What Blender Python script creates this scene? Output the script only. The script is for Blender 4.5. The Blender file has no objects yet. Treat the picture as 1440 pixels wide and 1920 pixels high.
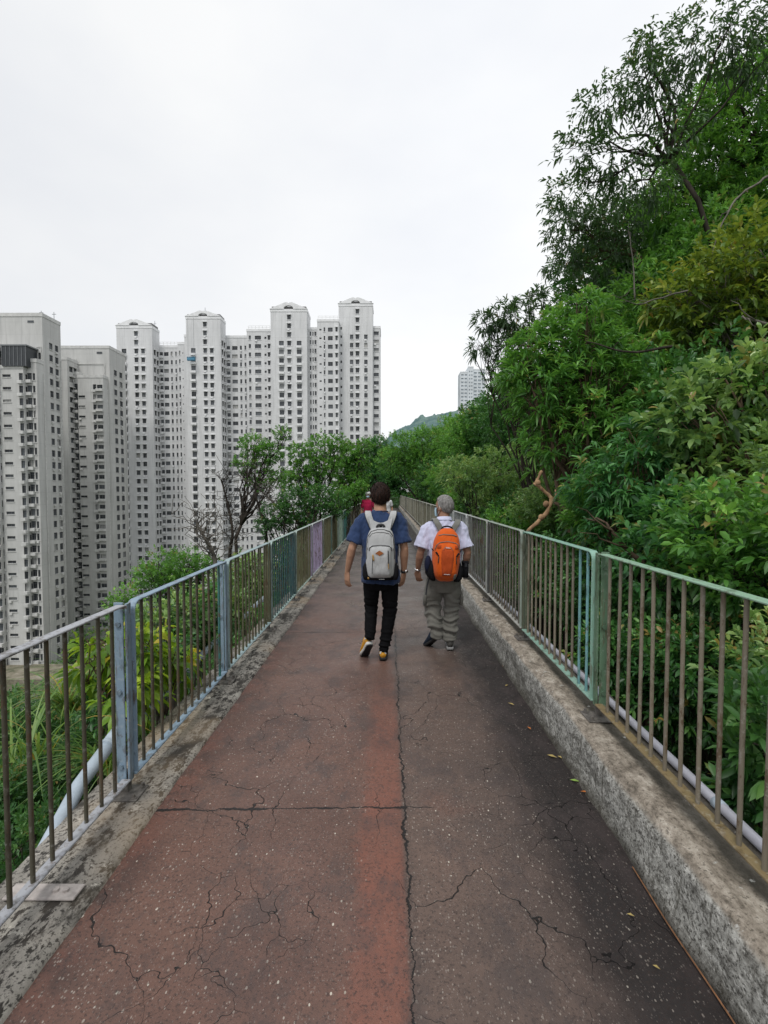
import bpy, bmesh, math, random
import numpy as np
from mathutils import Vector, Matrix, noise
R = math.radians
PI = math.pi
C = bpy.context.scene.collection
rng = np.random.default_rng(7)
random.seed(7)

# ------------------------------------------------------------------ camera
F = 943.0
EYE = 1.64
PITCH = math.atan(38 / F)
YAW = math.atan(7 / F)
cam_d = bpy.data.cameras.new('camera')
cam = bpy.data.objects.new('camera', cam_d)
C.objects.link(cam)
cam.location = (0, 0, EYE)
cam.rotation_euler = (PI / 2 - PITCH, 0, YAW)
cam_d.lens = F / 1920 * 36
cam_d.sensor_width = 36
cam_d.clip_start = 0.05
cam_d.clip_end = 9000
bpy.context.scene.camera = cam
CM = Matrix.Rotation(YAW, 3, 'Z') @ Matrix.Rotation(PI / 2 - PITCH, 3, 'X')


def P(px, py, Y):
    """point of the world seen at a photo pixel, at depth Y in front"""
    d = CM @ Vector(((px - 720) / F, (960 - py) / F, -1.0))
    return Vector((0, 0, EYE)) + d * (Y / d.y)


# ------------------------------------------------------------------ mesh helpers
class MB:
    def __init__(s):
        s.v = []; s.f = []; s.m = []; s.cur = 0

    def add(s, vs, fs):
        n = len(s.v)
        s.v.extend([tuple(a) for a in vs])
        for f in fs:
            s.f.append(tuple(i + n for i in f)); s.m.append(s.cur)

    def box(s, x0, x1, y0, y1, z0, z1):
        s.add([(x0, y0, z0), (x1, y0, z0), (x1, y1, z0), (x0, y1, z0), (x0, y0, z1), (x1, y0, z1), (x1, y1, z1), (x0, y1, z1)],
              [(0, 3, 2, 1), (4, 5, 6, 7), (0, 1, 5, 4), (1, 2, 6, 5), (2, 3, 7, 6), (3, 0, 4, 7)])

    def cbox(s, x0, x1, y0, y1, z0, z1, c=0.003):
        """box with chamfered edges"""
        bm = bmesh.new()
        bmesh.ops.create_cube(bm, size=1)
        for v in bm.verts:
            v.co = Vector(((x0 + x1) / 2 + v.co.x * (x1 - x0), (y0 + y1) / 2 + v.co.y * (y1 - y0), (z0 + z1) / 2 + v.co.z * (z1 - z0)))
        bmesh.ops.bevel(bm, geom=bm.edges[:], offset=c, segments=1, affect='EDGES')
        bm.verts.ensure_lookup_table()
        s.add([v.co for v in bm.verts], [[v.index for v in f.verts] for f in bm.faces])
        bm.free()

    def tube(s, pts, rad, seg=8, cap=True, squash=1.0):
        pts = [Vector(p) for p in pts]
        n = len(pts)
        if not hasattr(rad, '__len__'): rad = [rad] * n
        rings = []
        up = None
        for i, p in enumerate(pts):
            t = (pts[min(i + 1, n - 1)] - pts[max(i - 1, 0)])
            if t.length < 1e-9: t = Vector((0, 0, 1))
            t.normalize()
            if up is None:
                up = Vector((1, 0, 0)) if abs(t.x) < .9 else Vector((0, 1, 0))
            a = (up - t * up.dot(t))
            if a.length < 1e-6: a = t.orthogonal()
            a.normalize(); up = a
            b = t.cross(a)
            rings.append([p + (a * math.cos(2 * PI * k / seg) + b * squash * math.sin(2 * PI * k / seg)) * rad[i] for k in range(seg)])
        vs = [q for r in rings for q in r]
        fs = []
        for i in range(n - 1):
            for k in range(seg):
                k2 = (k + 1) % seg
                fs.append((i * seg + k, i * seg + k2, (i + 1) * seg + k2, (i + 1) * seg + k))
        if cap:
            fs.append(tuple(reversed(range(seg))))
            fs.append(tuple((n - 1) * seg + k for k in range(seg)))
        s.add(vs, fs)

    def loft(s, secs, seg=20):
        """secs: (centre, half width x, half depth y), horizontal rings, closed"""
        vs = []; fs = []
        n = len(secs)
        for c, a, b in secs:
            for k in range(seg):
                t = 2 * PI * k / seg
                ct, st = math.cos(t), math.sin(t)
                vs.append((c[0] + a * math.copysign(abs(ct) ** .85, ct), c[1] + b * math.copysign(abs(st) ** .85, st), c[2]))
        for i in range(n - 1):
            for k in range(seg):
                k2 = (k + 1) % seg
                fs.append((i * seg + k, i * seg + k2, (i + 1) * seg + k2, (i + 1) * seg + k))
        fs.append(tuple(reversed(range(seg)))); fs.append(tuple((n - 1) * seg + k for k in range(seg)))
        s.add(vs, fs)

    def ell(s, c, r, seg=16, ring=10, rot=None):
        vs = []; fs = []
        c = Vector(c)
        for i in range(ring + 1):
            ph = PI * i / ring
            for k in range(seg):
                t = 2 * PI * k / seg
                q = Vector((r[0] * math.sin(ph) * math.cos(t), r[1] * math.sin(ph) * math.sin(t), r[2] * math.cos(ph)))
                if rot: q = rot @ q
                vs.append(c + q)
        for i in range(ring):
            for k in range(seg):
                k2 = (k + 1) % seg
                fs.append((i * seg + k, (i + 1) * seg + k, (i + 1) * seg + k2, i * seg + k2))
        s.add(vs, fs)

    def capsule(s, pts, rad, seg=14):
        s.tube(pts, rad, seg)
        if not hasattr(rad, '__len__'): rad = [rad] * len(pts)
        for p, r in zip(pts, rad):
            s.ell(p, (r, r, r), seg, 8)

    def mesh(s, name, mats, smooth=False):
        me = bpy.data.meshes.new(name)
        me.from_pydata(s.v, [], s.f)
        if not isinstance(mats, (list, tuple)): mats = [mats]
        for m in mats: me.materials.append(m)
        if len(mats) > 1: me.polygons.foreach_set('material_index', s.m)
        if smooth: me.polygons.foreach_set('use_smooth', [True] * len(s.f))
        me.update()
        return me

    def build(s, name, mats, parent=None, smooth=False):
        return link(name, s.mesh(name, mats, smooth), parent)


def link(name, me, parent=None):
    o = bpy.data.objects.new(name, me)
    C.objects.link(o)
    if parent is not None: o.parent = parent
    return o


def tag(o, label=None, cat=None, group=None, kind=None):
    if label: o['label'] = label
    if cat: o['category'] = cat
    if group: o['group'] = group
    if kind: o['kind'] = kind
    return o


def empty(name, loc=(0, 0, 0), rz=0):
    o = bpy.data.objects.new(name, None)
    C.objects.link(o)
    o.empty_display_size = .1
    o.location = loc; o.rotation_euler = (0, 0, rz)
    return o


def remeshed(mb, name, mat, voxel=.006, parent=None, smooth_it=4, disp=None):
    """union of overlapping closed shapes grown into one continuous surface"""
    me = mb.mesh(name + '_src', mat)
    o = link(name + '_src', me)
    bm = bmesh.new(); bm.from_mesh(me)
    bmesh.ops.recalc_face_normals(bm, faces=bm.faces)
    bm.to_mesh(me); bm.free()
    md = o.modifiers.new('r', 'REMESH'); md.mode = 'VOXEL'; md.voxel_size = voxel
    sm = o.modifiers.new('s', 'SMOOTH'); sm.iterations = smooth_it; sm.factor = .5
    dg = bpy.context.evaluated_depsgraph_get(); dg.update()
    out = bpy.data.meshes.new_from_object(o.evaluated_get(dg))
    out.name = name
    bpy.data.objects.remove(o); bpy.data.meshes.remove(me)
    if disp:
        nv = len(out.vertices)
        co = np.zeros(nv * 3); out.vertices.foreach_get('co', co); co = co.reshape(-1, 3)
        no = np.zeros(nv * 3); out.vertices.foreach_get('normal', no); no = no.reshape(-1, 3)
        d = np.array([disp(Vector(c)) for c in co])
        co += no * d[:, None]
        out.vertices.foreach_set('co', co.ravel())
    out.polygons.foreach_set('use_smooth', [True] * len(out.polygons))
    out.materials.clear(); out.materials.append(mat)
    out.update()
    return link(name, out, parent)


# ------------------------------------------------------------------ material helpers
class NT:
    def __init__(s, name):
        s.mat = bpy.data.materials.new(name); s.mat.use_nodes = True
        s.t = s.mat.node_tree; s.t.nodes.clear()
        s.out = s.n('ShaderNodeOutputMaterial')

    def n(s, typ, **kw):
        nd = s.t.nodes.new(typ)
        for k, v in kw.items():
            if k.startswith('i_'):
                nd.inputs[k[2:].replace('_', ' ')].default_value = v
            else: setattr(nd, k, v)
        return nd

    def l(s, a, b): s.t.links.new(a, b)

    def put(s, inp, v):
        if isinstance(v, bpy.types.NodeSocket): s.l(v, inp)
        elif v is not None: inp.default_value = v

    def math(s, op, a, b=None, c=None, clamp=False):
        nd = s.n('ShaderNodeMath', operation=op); nd.use_clamp = clamp
        s.put(nd.inputs[0], a)
        if b is not None: s.put(nd.inputs[1], b)
        if c is not None: s.put(nd.inputs[2], c)
        return nd.outputs[0]

    def mix(s, f, a, b, blend='MIX'):
        nd = s.n('ShaderNodeMix', data_type='RGBA', blend_type=blend)
        s.put(nd.inputs[0], f)
        for inp, v in ((nd.inputs[6], a), (nd.inputs[7], b)):
            if isinstance(v, (tuple, list)) and len(v) == 3: v = (*v, 1)
            s.put(inp, v)
        return nd.outputs[2]

    def noise(s, vec, scale, detail=4, rough=.55, dist=0):
        nd = s.n('ShaderNodeTexNoise'); nd.inputs['Scale'].default_value = scale
        nd.inputs['Detail'].default_value = detail; nd.inputs['Roughness'].default_value = rough
        nd.inputs['Distortion'].default_value = dist
        if vec is not None: s.l(vec, nd.inputs['Vector'])
        return nd.outputs['Fac']

    def ramp(s, f, stops, interp='LINEAR'):
        nd = s.n('ShaderNodeValToRGB'); nd.color_ramp.interpolation = interp
        el = nd.color_ramp.elements
        while len(el) < len(stops): el.new(.5)
        for e, (p, c) in zip(el, stops):
            e.position = p
            e.color = (c, c, c, 1) if not hasattr(c, '__len__') else (*c[:3], 1)
        s.l(f, nd.inputs[0])
        return nd.outputs[0]

    def step(s, f, lo, hi):
        nd = s.n('ShaderNodeMapRange'); nd.interpolation_type = 'SMOOTHSTEP'
        s.put(nd.inputs[0], f); nd.inputs[1].default_value = lo; nd.inputs[2].default_value = hi
        return nd.outputs[0]

    def obj(s): return s.n('ShaderNodeTexCoord').outputs['Object']

    def scale(s, vec, sx, sy, sz, off=None):
        nd = s.n('ShaderNodeMapping'); s.l(vec, nd.inputs[0]); nd.inputs['Scale'].default_value = (sx, sy, sz)
        if off is not None: s.put(nd.inputs['Location'], off)
        return nd.outputs[0]

    def bump(s, h, strength, dist=.01, normal=None):
        nd = s.n('ShaderNodeBump'); nd.inputs['Strength'].default_value = strength; nd.inputs['Distance'].default_value = dist
        s.l(h, nd.inputs['Height'])
        if normal is not None: s.l(normal, nd.inputs['Normal'])
        return nd.outputs[0]

    def bsdf(s, color, rough=.6, spec=.4, metal=0, normal=None, **kw):
        b = s.n('ShaderNodeBsdfPrincipled')
        if isinstance(color, (tuple, list)) and len(color) == 3: color = (*color, 1)
        s.put(b.inputs['Base Color'], color); s.put(b.inputs['Roughness'], rough)
        s.put(b.inputs['Specular IOR Level'], spec); s.put(b.inputs['Metallic'], metal)
        if normal is not None: s.l(normal, b.inputs['Normal'])
        for k, v in kw.items(): s.put(b.inputs[k.replace('_', ' ')], v)
        return b.outputs[0]

    def done(s, sh):
        s.l(sh, s.out.inputs['Surface']); return s.mat


def simple(name, col, rough=.7, spec=.3, var=.25, nscale=8, bump=.15, bscale=60, metal=0, dist=.004):
    t = NT(name); v = t.obj()
    n = t.noise(v, nscale, 5, .6)
    c2 = tuple(c * (1 - var) for c in col); c1 = tuple(min(1, c * (1 + var)) for c in col)
    c = t.ramp(n, [(.3, c2), (.7, c1)])
    b = t.bump(t.noise(v, bscale, 3), bump, dist)
    return t.done(t.bsdf(c, rough, spec, metal, b))


def cloth(name, col, weave=400, wr=.12, var=.12, rough=.85):
    t = NT(name); v = t.obj()
    n = t.noise(v, 5, 4, .6)
    c2 = tuple(c * (1 - var) for c in col); c1 = tuple(min(1, c * (1 + var)) for c in col)
    c = t.ramp(n, [(.3, c2), (.7, c1)])
    v2 = t.scale(v, 1, 1, .45)
    b1 = t.bump(t.noise(v2, 14, 3, .5, 1.0), .5, .02)
    b = t.bump(t.noise(v, weave, 1), wr, .002, b1)
    return t.done(t.bsdf(c, rough, .2 if max(col) > .03 else .08, 0, b, Sheen_Weight=.12 if max(col) > .1 else 0.0))


# --- leaves
def leaf_mat(name, dark, mid, light, rough=.42, trans=.3, spec=.45, accent=None):
    t = NT(name)
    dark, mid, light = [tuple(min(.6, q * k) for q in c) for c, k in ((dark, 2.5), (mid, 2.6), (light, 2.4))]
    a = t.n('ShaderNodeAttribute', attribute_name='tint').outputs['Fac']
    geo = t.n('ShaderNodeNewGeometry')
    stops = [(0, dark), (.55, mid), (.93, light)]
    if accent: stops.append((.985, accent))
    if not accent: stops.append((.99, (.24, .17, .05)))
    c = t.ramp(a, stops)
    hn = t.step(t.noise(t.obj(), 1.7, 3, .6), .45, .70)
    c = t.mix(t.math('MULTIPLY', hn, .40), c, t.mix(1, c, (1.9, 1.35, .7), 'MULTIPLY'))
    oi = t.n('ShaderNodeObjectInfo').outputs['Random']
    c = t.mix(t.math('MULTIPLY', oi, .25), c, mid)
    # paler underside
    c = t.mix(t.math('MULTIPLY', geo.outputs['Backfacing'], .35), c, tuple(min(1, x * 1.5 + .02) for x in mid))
    p = t.bsdf(c, rough, spec)
    tr = t.n('ShaderNodeBsdfTranslucent')
    tc = t.mix(.5, c, (*[min(1, k * m) for k, m in zip(light, (1.5, 1.6, .7))], 1))
    t.l(tc, tr.inputs[0])
    m = t.n('ShaderNodeMixShader'); m.inputs[0].default_value = trans
    t.l(p, m.inputs[1]); t.l(tr.outputs[0], m.inputs[2])
    return t.done(m.outputs[0])


def bark_mat(name, c1, c2, sc=6):
    t = NT(name); v = t.obj()
    n = t.noise(t.scale(v, 1, 1, .4), sc, 5, .65)
    c = t.ramp(n, [(.35, c1), (.65, c2)])
    return t.done(t.bsdf(c, .85, .2, 0, t.bump(t.noise(t.scale(v, 1, 1, .3), sc * 6, 4), .6, .01)))


LEAF = {
    'mid': leaf_mat('leaf_mid_green', (.006, .022, .006), (.030, .084, .016), (.105, .215, .045)),
    'deep': leaf_mat('leaf_deep_green', (.005, .018, .006), (.016, .056, .013), (.055, .13, .032), trans=.2),
    'yellow': leaf_mat('leaf_olive_yellow', (.010, .026, .006), (.042, .078, .012), (.16, .18, .03), accent=(.3, .2, .02)),
    'pale': leaf_mat('leaf_pale_grey_green', (.010, .024, .009), (.048, .095, .030), (.17, .24, .095), rough=.36, spec=.5),
    'sky': leaf_mat('leaf_dark_thin', (.008, .018, .008), (.022, .045, .018), (.05, .095, .035), trans=.22),
    'fern': leaf_mat('leaf_fern_green', (.006, .022, .006), (.017, .054, .015), (.065, .135, .04)),
    'bright': leaf_mat('leaf_bright_yellow_green', (.015, .042, .006), (.066, .122, .011), (.20, .27, .025), trans=.4, accent=(.55, .40, .03)),
    'grass': leaf_mat('grass_blade', (.012, .03, .006), (.040, .080, .016), (.12, .17, .045), trans=.35, accent=(.50, .24, .05)),
    'blue': leaf_mat('leaf_blue_green', (.006, .024, .009), (.017, .060, .018), (.055, .145, .042)),
}
BARK = {
    'dark': bark_mat('bark_dark', (.018, .015, .012), (.06, .05, .04)),
    'grey': bark_mat('bark_grey', (.07, .065, .055), (.20, .18, .155)),
    'tan': bark_mat('bark_tan', (.17, .095, .055), (.44, .28, .16), 9),
    'brown': bark_mat('bark_brown', (.05, .035, .025), (.13, .09, .06)),
}


def leaves_mesh(name, O, D, L, W, mat, tint, hi=False, droop=.25, fold=.18):
    """O origins, D unit directions, L lengths, W widths"""
    n = len(O)
    up = np.tile(np.array([0, 0, 1.0]), (n, 1)) + rng.normal(0, .45, (n, 3))
    S = np.cross(D, up); S /= np.linalg.norm(S, axis=1, keepdims=True) + 1e-9
    N = np.cross(S, D)
    L = L[:, None]; W = W[:, None]
    dz = np.array([0, 0, -1.0])
    if not hi:
        mid = O + D * L * .45
        V = np.stack([O, mid + S * W * .5 + N * W * fold, O + D * L + dz * L * droop, mid - S * W * .5 + N * W * fold], 1)
        k = 4
        F_ = np.array([[0, 1, 2], [0, 2, 3]])
        nf = 2
        idx = (np.arange(n)[:, None, None] * k + F_[None]).reshape(-1)
        sizes = np.full(n * nf, 3)
    else:
        a = O + D * L * .3 + dz * L * droop * .08
        b = O + D * L * .68 + dz * L * droop * .42
        tip = O + D * L * .98 + dz * L * droop
        V = np.stack([O, a + S * W * .42 + N * W * fold, a, a - S * W * .42 + N * W * fold,
                      b + S * W * .40 + N * W * fold, b, b - S * W * .40 + N * W * fold, tip], 1)
        k = 8
        tris = np.array([[0, 1, 2], [0, 2, 3], [4, 7, 5], [5, 7, 6]])
        quads = np.array([[1, 4, 5, 2], [2, 5, 6, 3]])
        base = np.arange(n)[:, None, None] * k
        idx = np.concatenate([(base + tris[None]).reshape(n, -1), (base + quads[None]).reshape(n, -1)], 1).reshape(-1)
        sizes = np.tile(np.array([3, 3, 3, 3, 4, 4]), n)
        nf = 6
    me = bpy.data.meshes.new(name)
    V = V.reshape(-1, 3)
    me.vertices.add(len(V)); me.vertices.foreach_set('co', V.ravel())
    me.loops.add(len(idx)); me.loops.foreach_set('vertex_index', idx.astype(np.int32))
    me.polygons.add(len(sizes))
    starts = np.concatenate([[0], np.cumsum(sizes)[:-1]]).astype(np.int32)
    me.polygons.foreach_set('loop_start', starts)
    me.update(calc_edges=True)
    me.materials.append(mat)
    at = me.attributes.new('tint', 'FLOAT', 'FACE')
    at.data.foreach_set('value', np.repeat(tint, nf).astype(np.float32))
    return me


def twig_leaves(Pt, Dt, per, L, aspect, spread=.9, twig=.12, tint=None, jitter=.25):
    """leaves spiralling along a twig of length twig"""
    n = len(Pt)
    Dt = Dt / (np.linalg.norm(Dt, axis=1, keepdims=True) + 1e-9)
    ref = rng.normal(0, 1, (n, 3))
    A = np.cross(Dt, ref); A /= np.linalg.norm(A, axis=1, keepdims=True) + 1e-9
    B = np.cross(Dt, A)
    O = []; D = []; T = []; LL = []
    tl = rng.uniform(.7, 1.3, n) * twig
    base = rng.uniform(0, 6.28, n)
    if tint is None: tint = rng.uniform(.1, .9, n)
    for j in range(per):
        s = (j + .5) / per
        az = base + j * 2.4
        rad = A * np.cos(az)[:, None] + B * np.sin(az)[:, None]
        sp = spread * (1.15 - .55 * s)
        d = Dt + rad * sp + rng.normal(0, jitter, (n, 3))
        d /= np.linalg.norm(d, axis=1, keepdims=True) + 1e-9
        O.append(Pt + Dt * (tl * s)[:, None]); D.append(d)
        LL.append(L * rng.uniform(.65, 1.2, n))
        T.append(np.clip(tint + rng.normal(0, .13, n), 0, 1))
    O = np.concatenate(O); D = np.concatenate(D); LL = np.concatenate(LL); T = np.concatenate(T)
    return O, D, LL, LL * aspect, T


def lobe_twigs(lobes, dens, shell=.55, upness=.5, seed=1, gap=.0, gscale=1.6):
    """random twig points in a set of ellipsoid lobes; lobes: (centre, rx, ry, rz)"""
    Ps = []; Ds = []; Ts = []
    for i, (c, rx, ry, rz) in enumerate(lobes):
        c = np.array(c)
        n = int(dens * (rx * ry + rx * rz + ry * rz) * 4.2 + 8)
        d = rng.normal(0, 1, (n, 3)); d /= np.linalg.norm(d, axis=1, keepdims=True)
        r = shell + (1 - shell) * rng.uniform(0, 1, n) ** .6
        # lumpy outline
        lump = np.array([noise.noise(Vector((d[k, 0] * 1.7 + i * 7.3 + seed, d[k, 1] * 1.7, d[k, 2] * 1.7))) for k in range(n)])
        r = r * (1 + .45 * lump)
        p = c + d * r[:, None] * np.array([rx, ry, rz])
        if gap > 0:
            g = np.array([noise.noise(Vector(q) * gscale / max(rx, .3) + Vector((seed, 0, 0))) for q in p])
            keep = g > (-.55 + gap)
            p = p[keep]; d = d[keep]; r = r[keep]
        cl = np.array([noise.noise(Vector(q) * 2.2 / max(rx, .4) + Vector((seed * 3., 5, 1))) for q in p]) if len(p) else np.zeros(0)
        Ps.append(p); Ds.append(d * .8 + np.array([0, 0, upness]) + rng.normal(0, .35, p.shape))
        Ts.append(np.clip(.42 + cl * .75 + .20 * d[:, 2] + .22 * (r - .8) + rng.normal(0, .12, len(p)), .02, .97))  # paler at crown top and outside: highlights and dark gaps put into the tint
    return np.concatenate(Ps), np.concatenate(Ds), np.concatenate(Ts)


def crooked(a, b, n=6, amp=.08, sag=0):
    a = Vector(a); b = Vector(b); L = (b - a).length
    pts = []
    off = Vector((random.uniform(0, 99), 0, 0))
    for i in range(n + 1):
        t = i / n
        p = a.lerp(b, t)
        w = math.sin(PI * t) ** .7 if 0 < t < 1 else 0
        p += Vector((noise.noise(Vector((t * 3, 1, 0)) + off), noise.noise(Vector((t * 3, 7, 0)) + off), noise.noise(Vector((t * 3, 13, 0)) + off))) * amp * L * w * 1.6
        p.z += sag * math.sin(PI * t) * L
        pts.append(p)
    return pts


def tree(name, label, cat, base, lobes, leaf, L=.12, aspect=.3, per=7, dens=40, trunk_r=.07, bark='dark', group=None,
         hi=False, upness=.5, gap=0, spread=.9, twig=.14, droop=.25, shell=.55, limbs=2, twigs_shown=6, seed=1, hub=None, fine=.20):
    base = Vector(base)
    root = tag(empty(name, base), label, cat, group)
    mb = MB()
    cs = [Vector(l[0]) for l in lobes]
    top = sum(cs, Vector()) / len(cs)
    if hub is None: hub = base.lerp(top, .45); hub.x = base.x * .6 + top.x * .4
    hub = Vector(hub)
    st = crooked(base - Vector((0, 0, .3)), hub, 7, .07)
    mb.tube([p - base for p in st], [trunk_r * (1.25 - .5 * i / 7) for i in range(8)], 9)
    for (c, rx, ry, rz) in lobes:
        c = Vector(c)
        for k in range(limbs):
            e = c + Vector((random.uniform(-.4, .4) * rx, random.uniform(-.4, .4) * ry, random.uniform(-.2, .5) * rz))
            lp = crooked(hub, e, 7, .10)
            mb.tube([p - base for p in lp], [trunk_r * (.62 - .5 * i / 7) for i in range(8)], 7)
            for j in range(twigs_shown):
                s = lp[random.randint(3, 7)]
                d = Vector((random.gauss(0, 1), random.gauss(0, 1), random.gauss(.3, 1))).normalized()
                e2 = c + Vector((d.x * rx, d.y * ry, d.z * rz)) * random.uniform(.6, 1.02)
                bp = crooked(s, e2, 5, .14)
                mb.tube([p - base for p in bp], [max(.0035, trunk_r * (fine - fine * .8 * i / 5)) for i in range(6)], 5)
    mb.build('trunk', BARK[bark], root, True)
    if dens > 0:
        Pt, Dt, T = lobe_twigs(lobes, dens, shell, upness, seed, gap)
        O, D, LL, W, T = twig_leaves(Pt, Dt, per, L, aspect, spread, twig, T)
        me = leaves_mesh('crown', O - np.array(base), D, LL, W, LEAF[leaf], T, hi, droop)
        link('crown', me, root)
    return root


def lobepx(px, py, Y, r, ry=1.0, rz=1.0):
    c = P(px, py, Y); w = r / F * Y
    return (c, w, w * ry, w * rz)
# ------------------------------------------------------------------ world: overcast daylight
SUN_EL, SUN_AZ = R(58), R(200)
w = bpy.data.worlds.new('World'); bpy.context.scene.world = w; w.use_nodes = True
nt = w.node_tree; nt.nodes.clear()
wo = nt.nodes.new('ShaderNodeOutputWorld'); bg = nt.nodes.new('ShaderNodeBackground')
sky = nt.nodes.new('ShaderNodeTexSky'); sky.sky_type = 'NISHITA'; sky.sun_disc = False
sky.sun_elevation = SUN_EL; sky.sun_rotation = SUN_AZ
tc = nt.nodes.new('ShaderNodeTexCoord')
mp = nt.nodes.new('ShaderNodeMapping'); mp.inputs['Scale'].default_value = (1, 1, 2.2)
nz = nt.nodes.new('ShaderNodeTexNoise'); nz.inputs['Scale'].default_value = 1.5; nz.inputs['Detail'].default_value = 5; nz.inputs['Roughness'].default_value = .5
rp = nt.nodes.new('ShaderNodeValToRGB')
rp.color_ramp.elements[0].position = .32; rp.color_ramp.elements[0].color = (7.35, 7.55, 7.95, 1)
rp.color_ramp.elements[1].position = .66; rp.color_ramp.elements[1].color = (8.75, 8.8, 8.8, 1)
# slow darkening towards the low left of the sky, brighter towards the zenith
sx = nt.nodes.new('ShaderNodeSeparateXYZ')
mr = nt.nodes.new('ShaderNodeMapRange'); mr.inputs[1].default_value = -.75; mr.inputs[2].default_value = .1; mr.inputs[3].default_value = .84; mr.inputs[4].default_value = 1.0
mm = nt.nodes.new('ShaderNodeMix'); mm.data_type = 'RGBA'; mm.blend_type = 'MULTIPLY'; mm.inputs[0].default_value = 1
mx = nt.nodes.new('ShaderNodeMix'); mx.data_type = 'RGBA'; mx.inputs[0].default_value = .93
L_ = nt.links.new
L_(tc.outputs['Generated'], mp.inputs[0]); L_(mp.outputs[0], nz.inputs['Vector']); L_(nz.outputs['Fac'], rp.inputs[0])
L_(tc.outputs['Generated'], sx.inputs[0]); L_(sx.outputs['X'], mr.inputs[0])
L_(rp.outputs[0], mm.inputs[6]); L_(mr.outputs[0], mm.inputs[7])
L_(sky.outputs[0], mx.inputs[6]); L_(mm.outputs[2], mx.inputs[7])
L_(mx.outputs[2], bg.inputs[0]); bg.inputs[1].default_value = .125
L_(bg.outputs[0], wo.inputs[0])
sd = bpy.data.lights.new('sun', 'SUN'); sd.energy = 1.5; sd.angle = R(14); sd.color = (1, .97, .92)
so = bpy.data.objects.new('sun', sd); C.objects.link(so)
# from behind and to the left of the camera, high up
so.rotation_euler = (Vector((math.sin(SUN_AZ) * math.cos(SUN_EL), math.cos(SUN_AZ) * math.cos(SUN_EL), math.sin(SUN_EL)))).to_track_quat('Z', 'Y').to_euler()
sc = bpy.context.scene
sc.view_settings.view_transform = 'Standard'; sc.view_settings.look = 'None'
sc.view_settings.exposure = 0; sc.view_settings.gamma = 1
sc.render.engine = 'CYCLES'
sc.cycles.max_bounces = 4; sc.cycles.diffuse_bounces = 3; sc.cycles.glossy_bounces = 2; sc.cycles.transparent_max_bounces = 4; sc.cycles.use_denoising = True

YEND = 50.0

# ------------------------------------------------------------------ terrain
def sstep(a, b, x):
    t = np.clip((x - a) / (b - a), 0, 1); return t * t * (3 - 2 * t)


def terr(x, y):
    x = np.asarray(x, float); y = np.asarray(y, float)
    right = np.where(x < 2.7, -2.0, np.minimum(-2.0 + .95 * (x - 2.7), 24 + .05 * x))
    left = np.where(x > -1.7, -2.0, np.maximum(-1.4 - .62 * (-x - 1.7), -42))
    z = np.where(x > 0, right, left)
    end = sstep(50.5, 54, y)
    z = z + end * np.where((x > -14) & (x < 8), 2.0 * np.exp(-((x + 2) / 7) ** 2), 0)
    # the ridge falls away to the valley floor beyond the end of the path
    drop = sstep(72, 120, y) * (1 - sstep(25, 70, x))
    z = z * (1 - drop) + (-42) * drop
    far = sstep(80, 160, y)
    z = np.where(x > 20, z * (1 - .25 * far), z)
    nn = .25 * np.sin(x * .9 + y * .35) + .2 * np.sin(y * .8 - x * .5) + .15 * np.sin(x * 2.1 + y * 1.7)
    amp = sstep(2.5, 5, np.abs(x)) * (1 - .9 * (z < -41))
    return z + nn * amp


def grid_obj(name, xs, ys, zf, mat):
    X, Y = np.meshgrid(xs, ys)
    Z = zf(X, Y)
    nx, ny = len(xs), len(ys)
    V = np.stack([X.ravel(), Y.ravel(), Z.ravel()], 1)
    i = np.arange(nx - 1)[None, :] + np.arange(ny - 1)[:, None] * nx
    Fc = np.stack([i, i + 1, i + 1 + nx, i + nx], -1).reshape(-1, 4)
    me = bpy.data.meshes.new(name); me.from_pydata(V.tolist(), [], Fc.tolist())
    me.materials.append(mat); me.polygons.foreach_set('use_smooth', [True] * len(Fc)); me.update()
    return tag(link(name, me), kind='structure')


t = NT('hillside_soil'); v = t.obj()
c = t.ramp(t.noise(v, .6, 6, .65), [(.3, (.014, .020, .008)), (.55, (.035, .055, .018)), (.75, (.07, .062, .036))])
m_soil = t.done(t.bsdf(c, .95, .1, 0, t.bump(t.noise(v, 3, 5), .8, .2)))
xs = np.concatenate([np.linspace(-420, -90, 12), np.linspace(-80, -16, 26), np.linspace(-15, 15, 61), np.linspace(16, 80, 26), np.linspace(95, 420, 10)])
ys = np.concatenate([np.linspace(-60, -12, 9), np.linspace(-10, 60, 71), np.linspace(62, 200, 36), np.linspace(230, 900, 10)])
grid_obj('terrain', xs, ys, terr, m_soil)

t = NT('valley_ground'); v = t.obj()
c = t.ramp(t.noise(v, .02, 6, .6), [(.35, (.05, .07, .03)), (.5, (.16, .15, .12)), (.7, (.28, .26, .22))])
m_valley = t.done(t.bsdf(c, .9, .1))
mb = MB(); mb.add([(-4000, -300, -42.8), (4000, -300, -42.8), (4000, 8000, -42.8), (-4000, 8000, -42.8)], [(0, 1, 2, 3)])
tag(mb.build('ground', m_valley), kind='structure')

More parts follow.
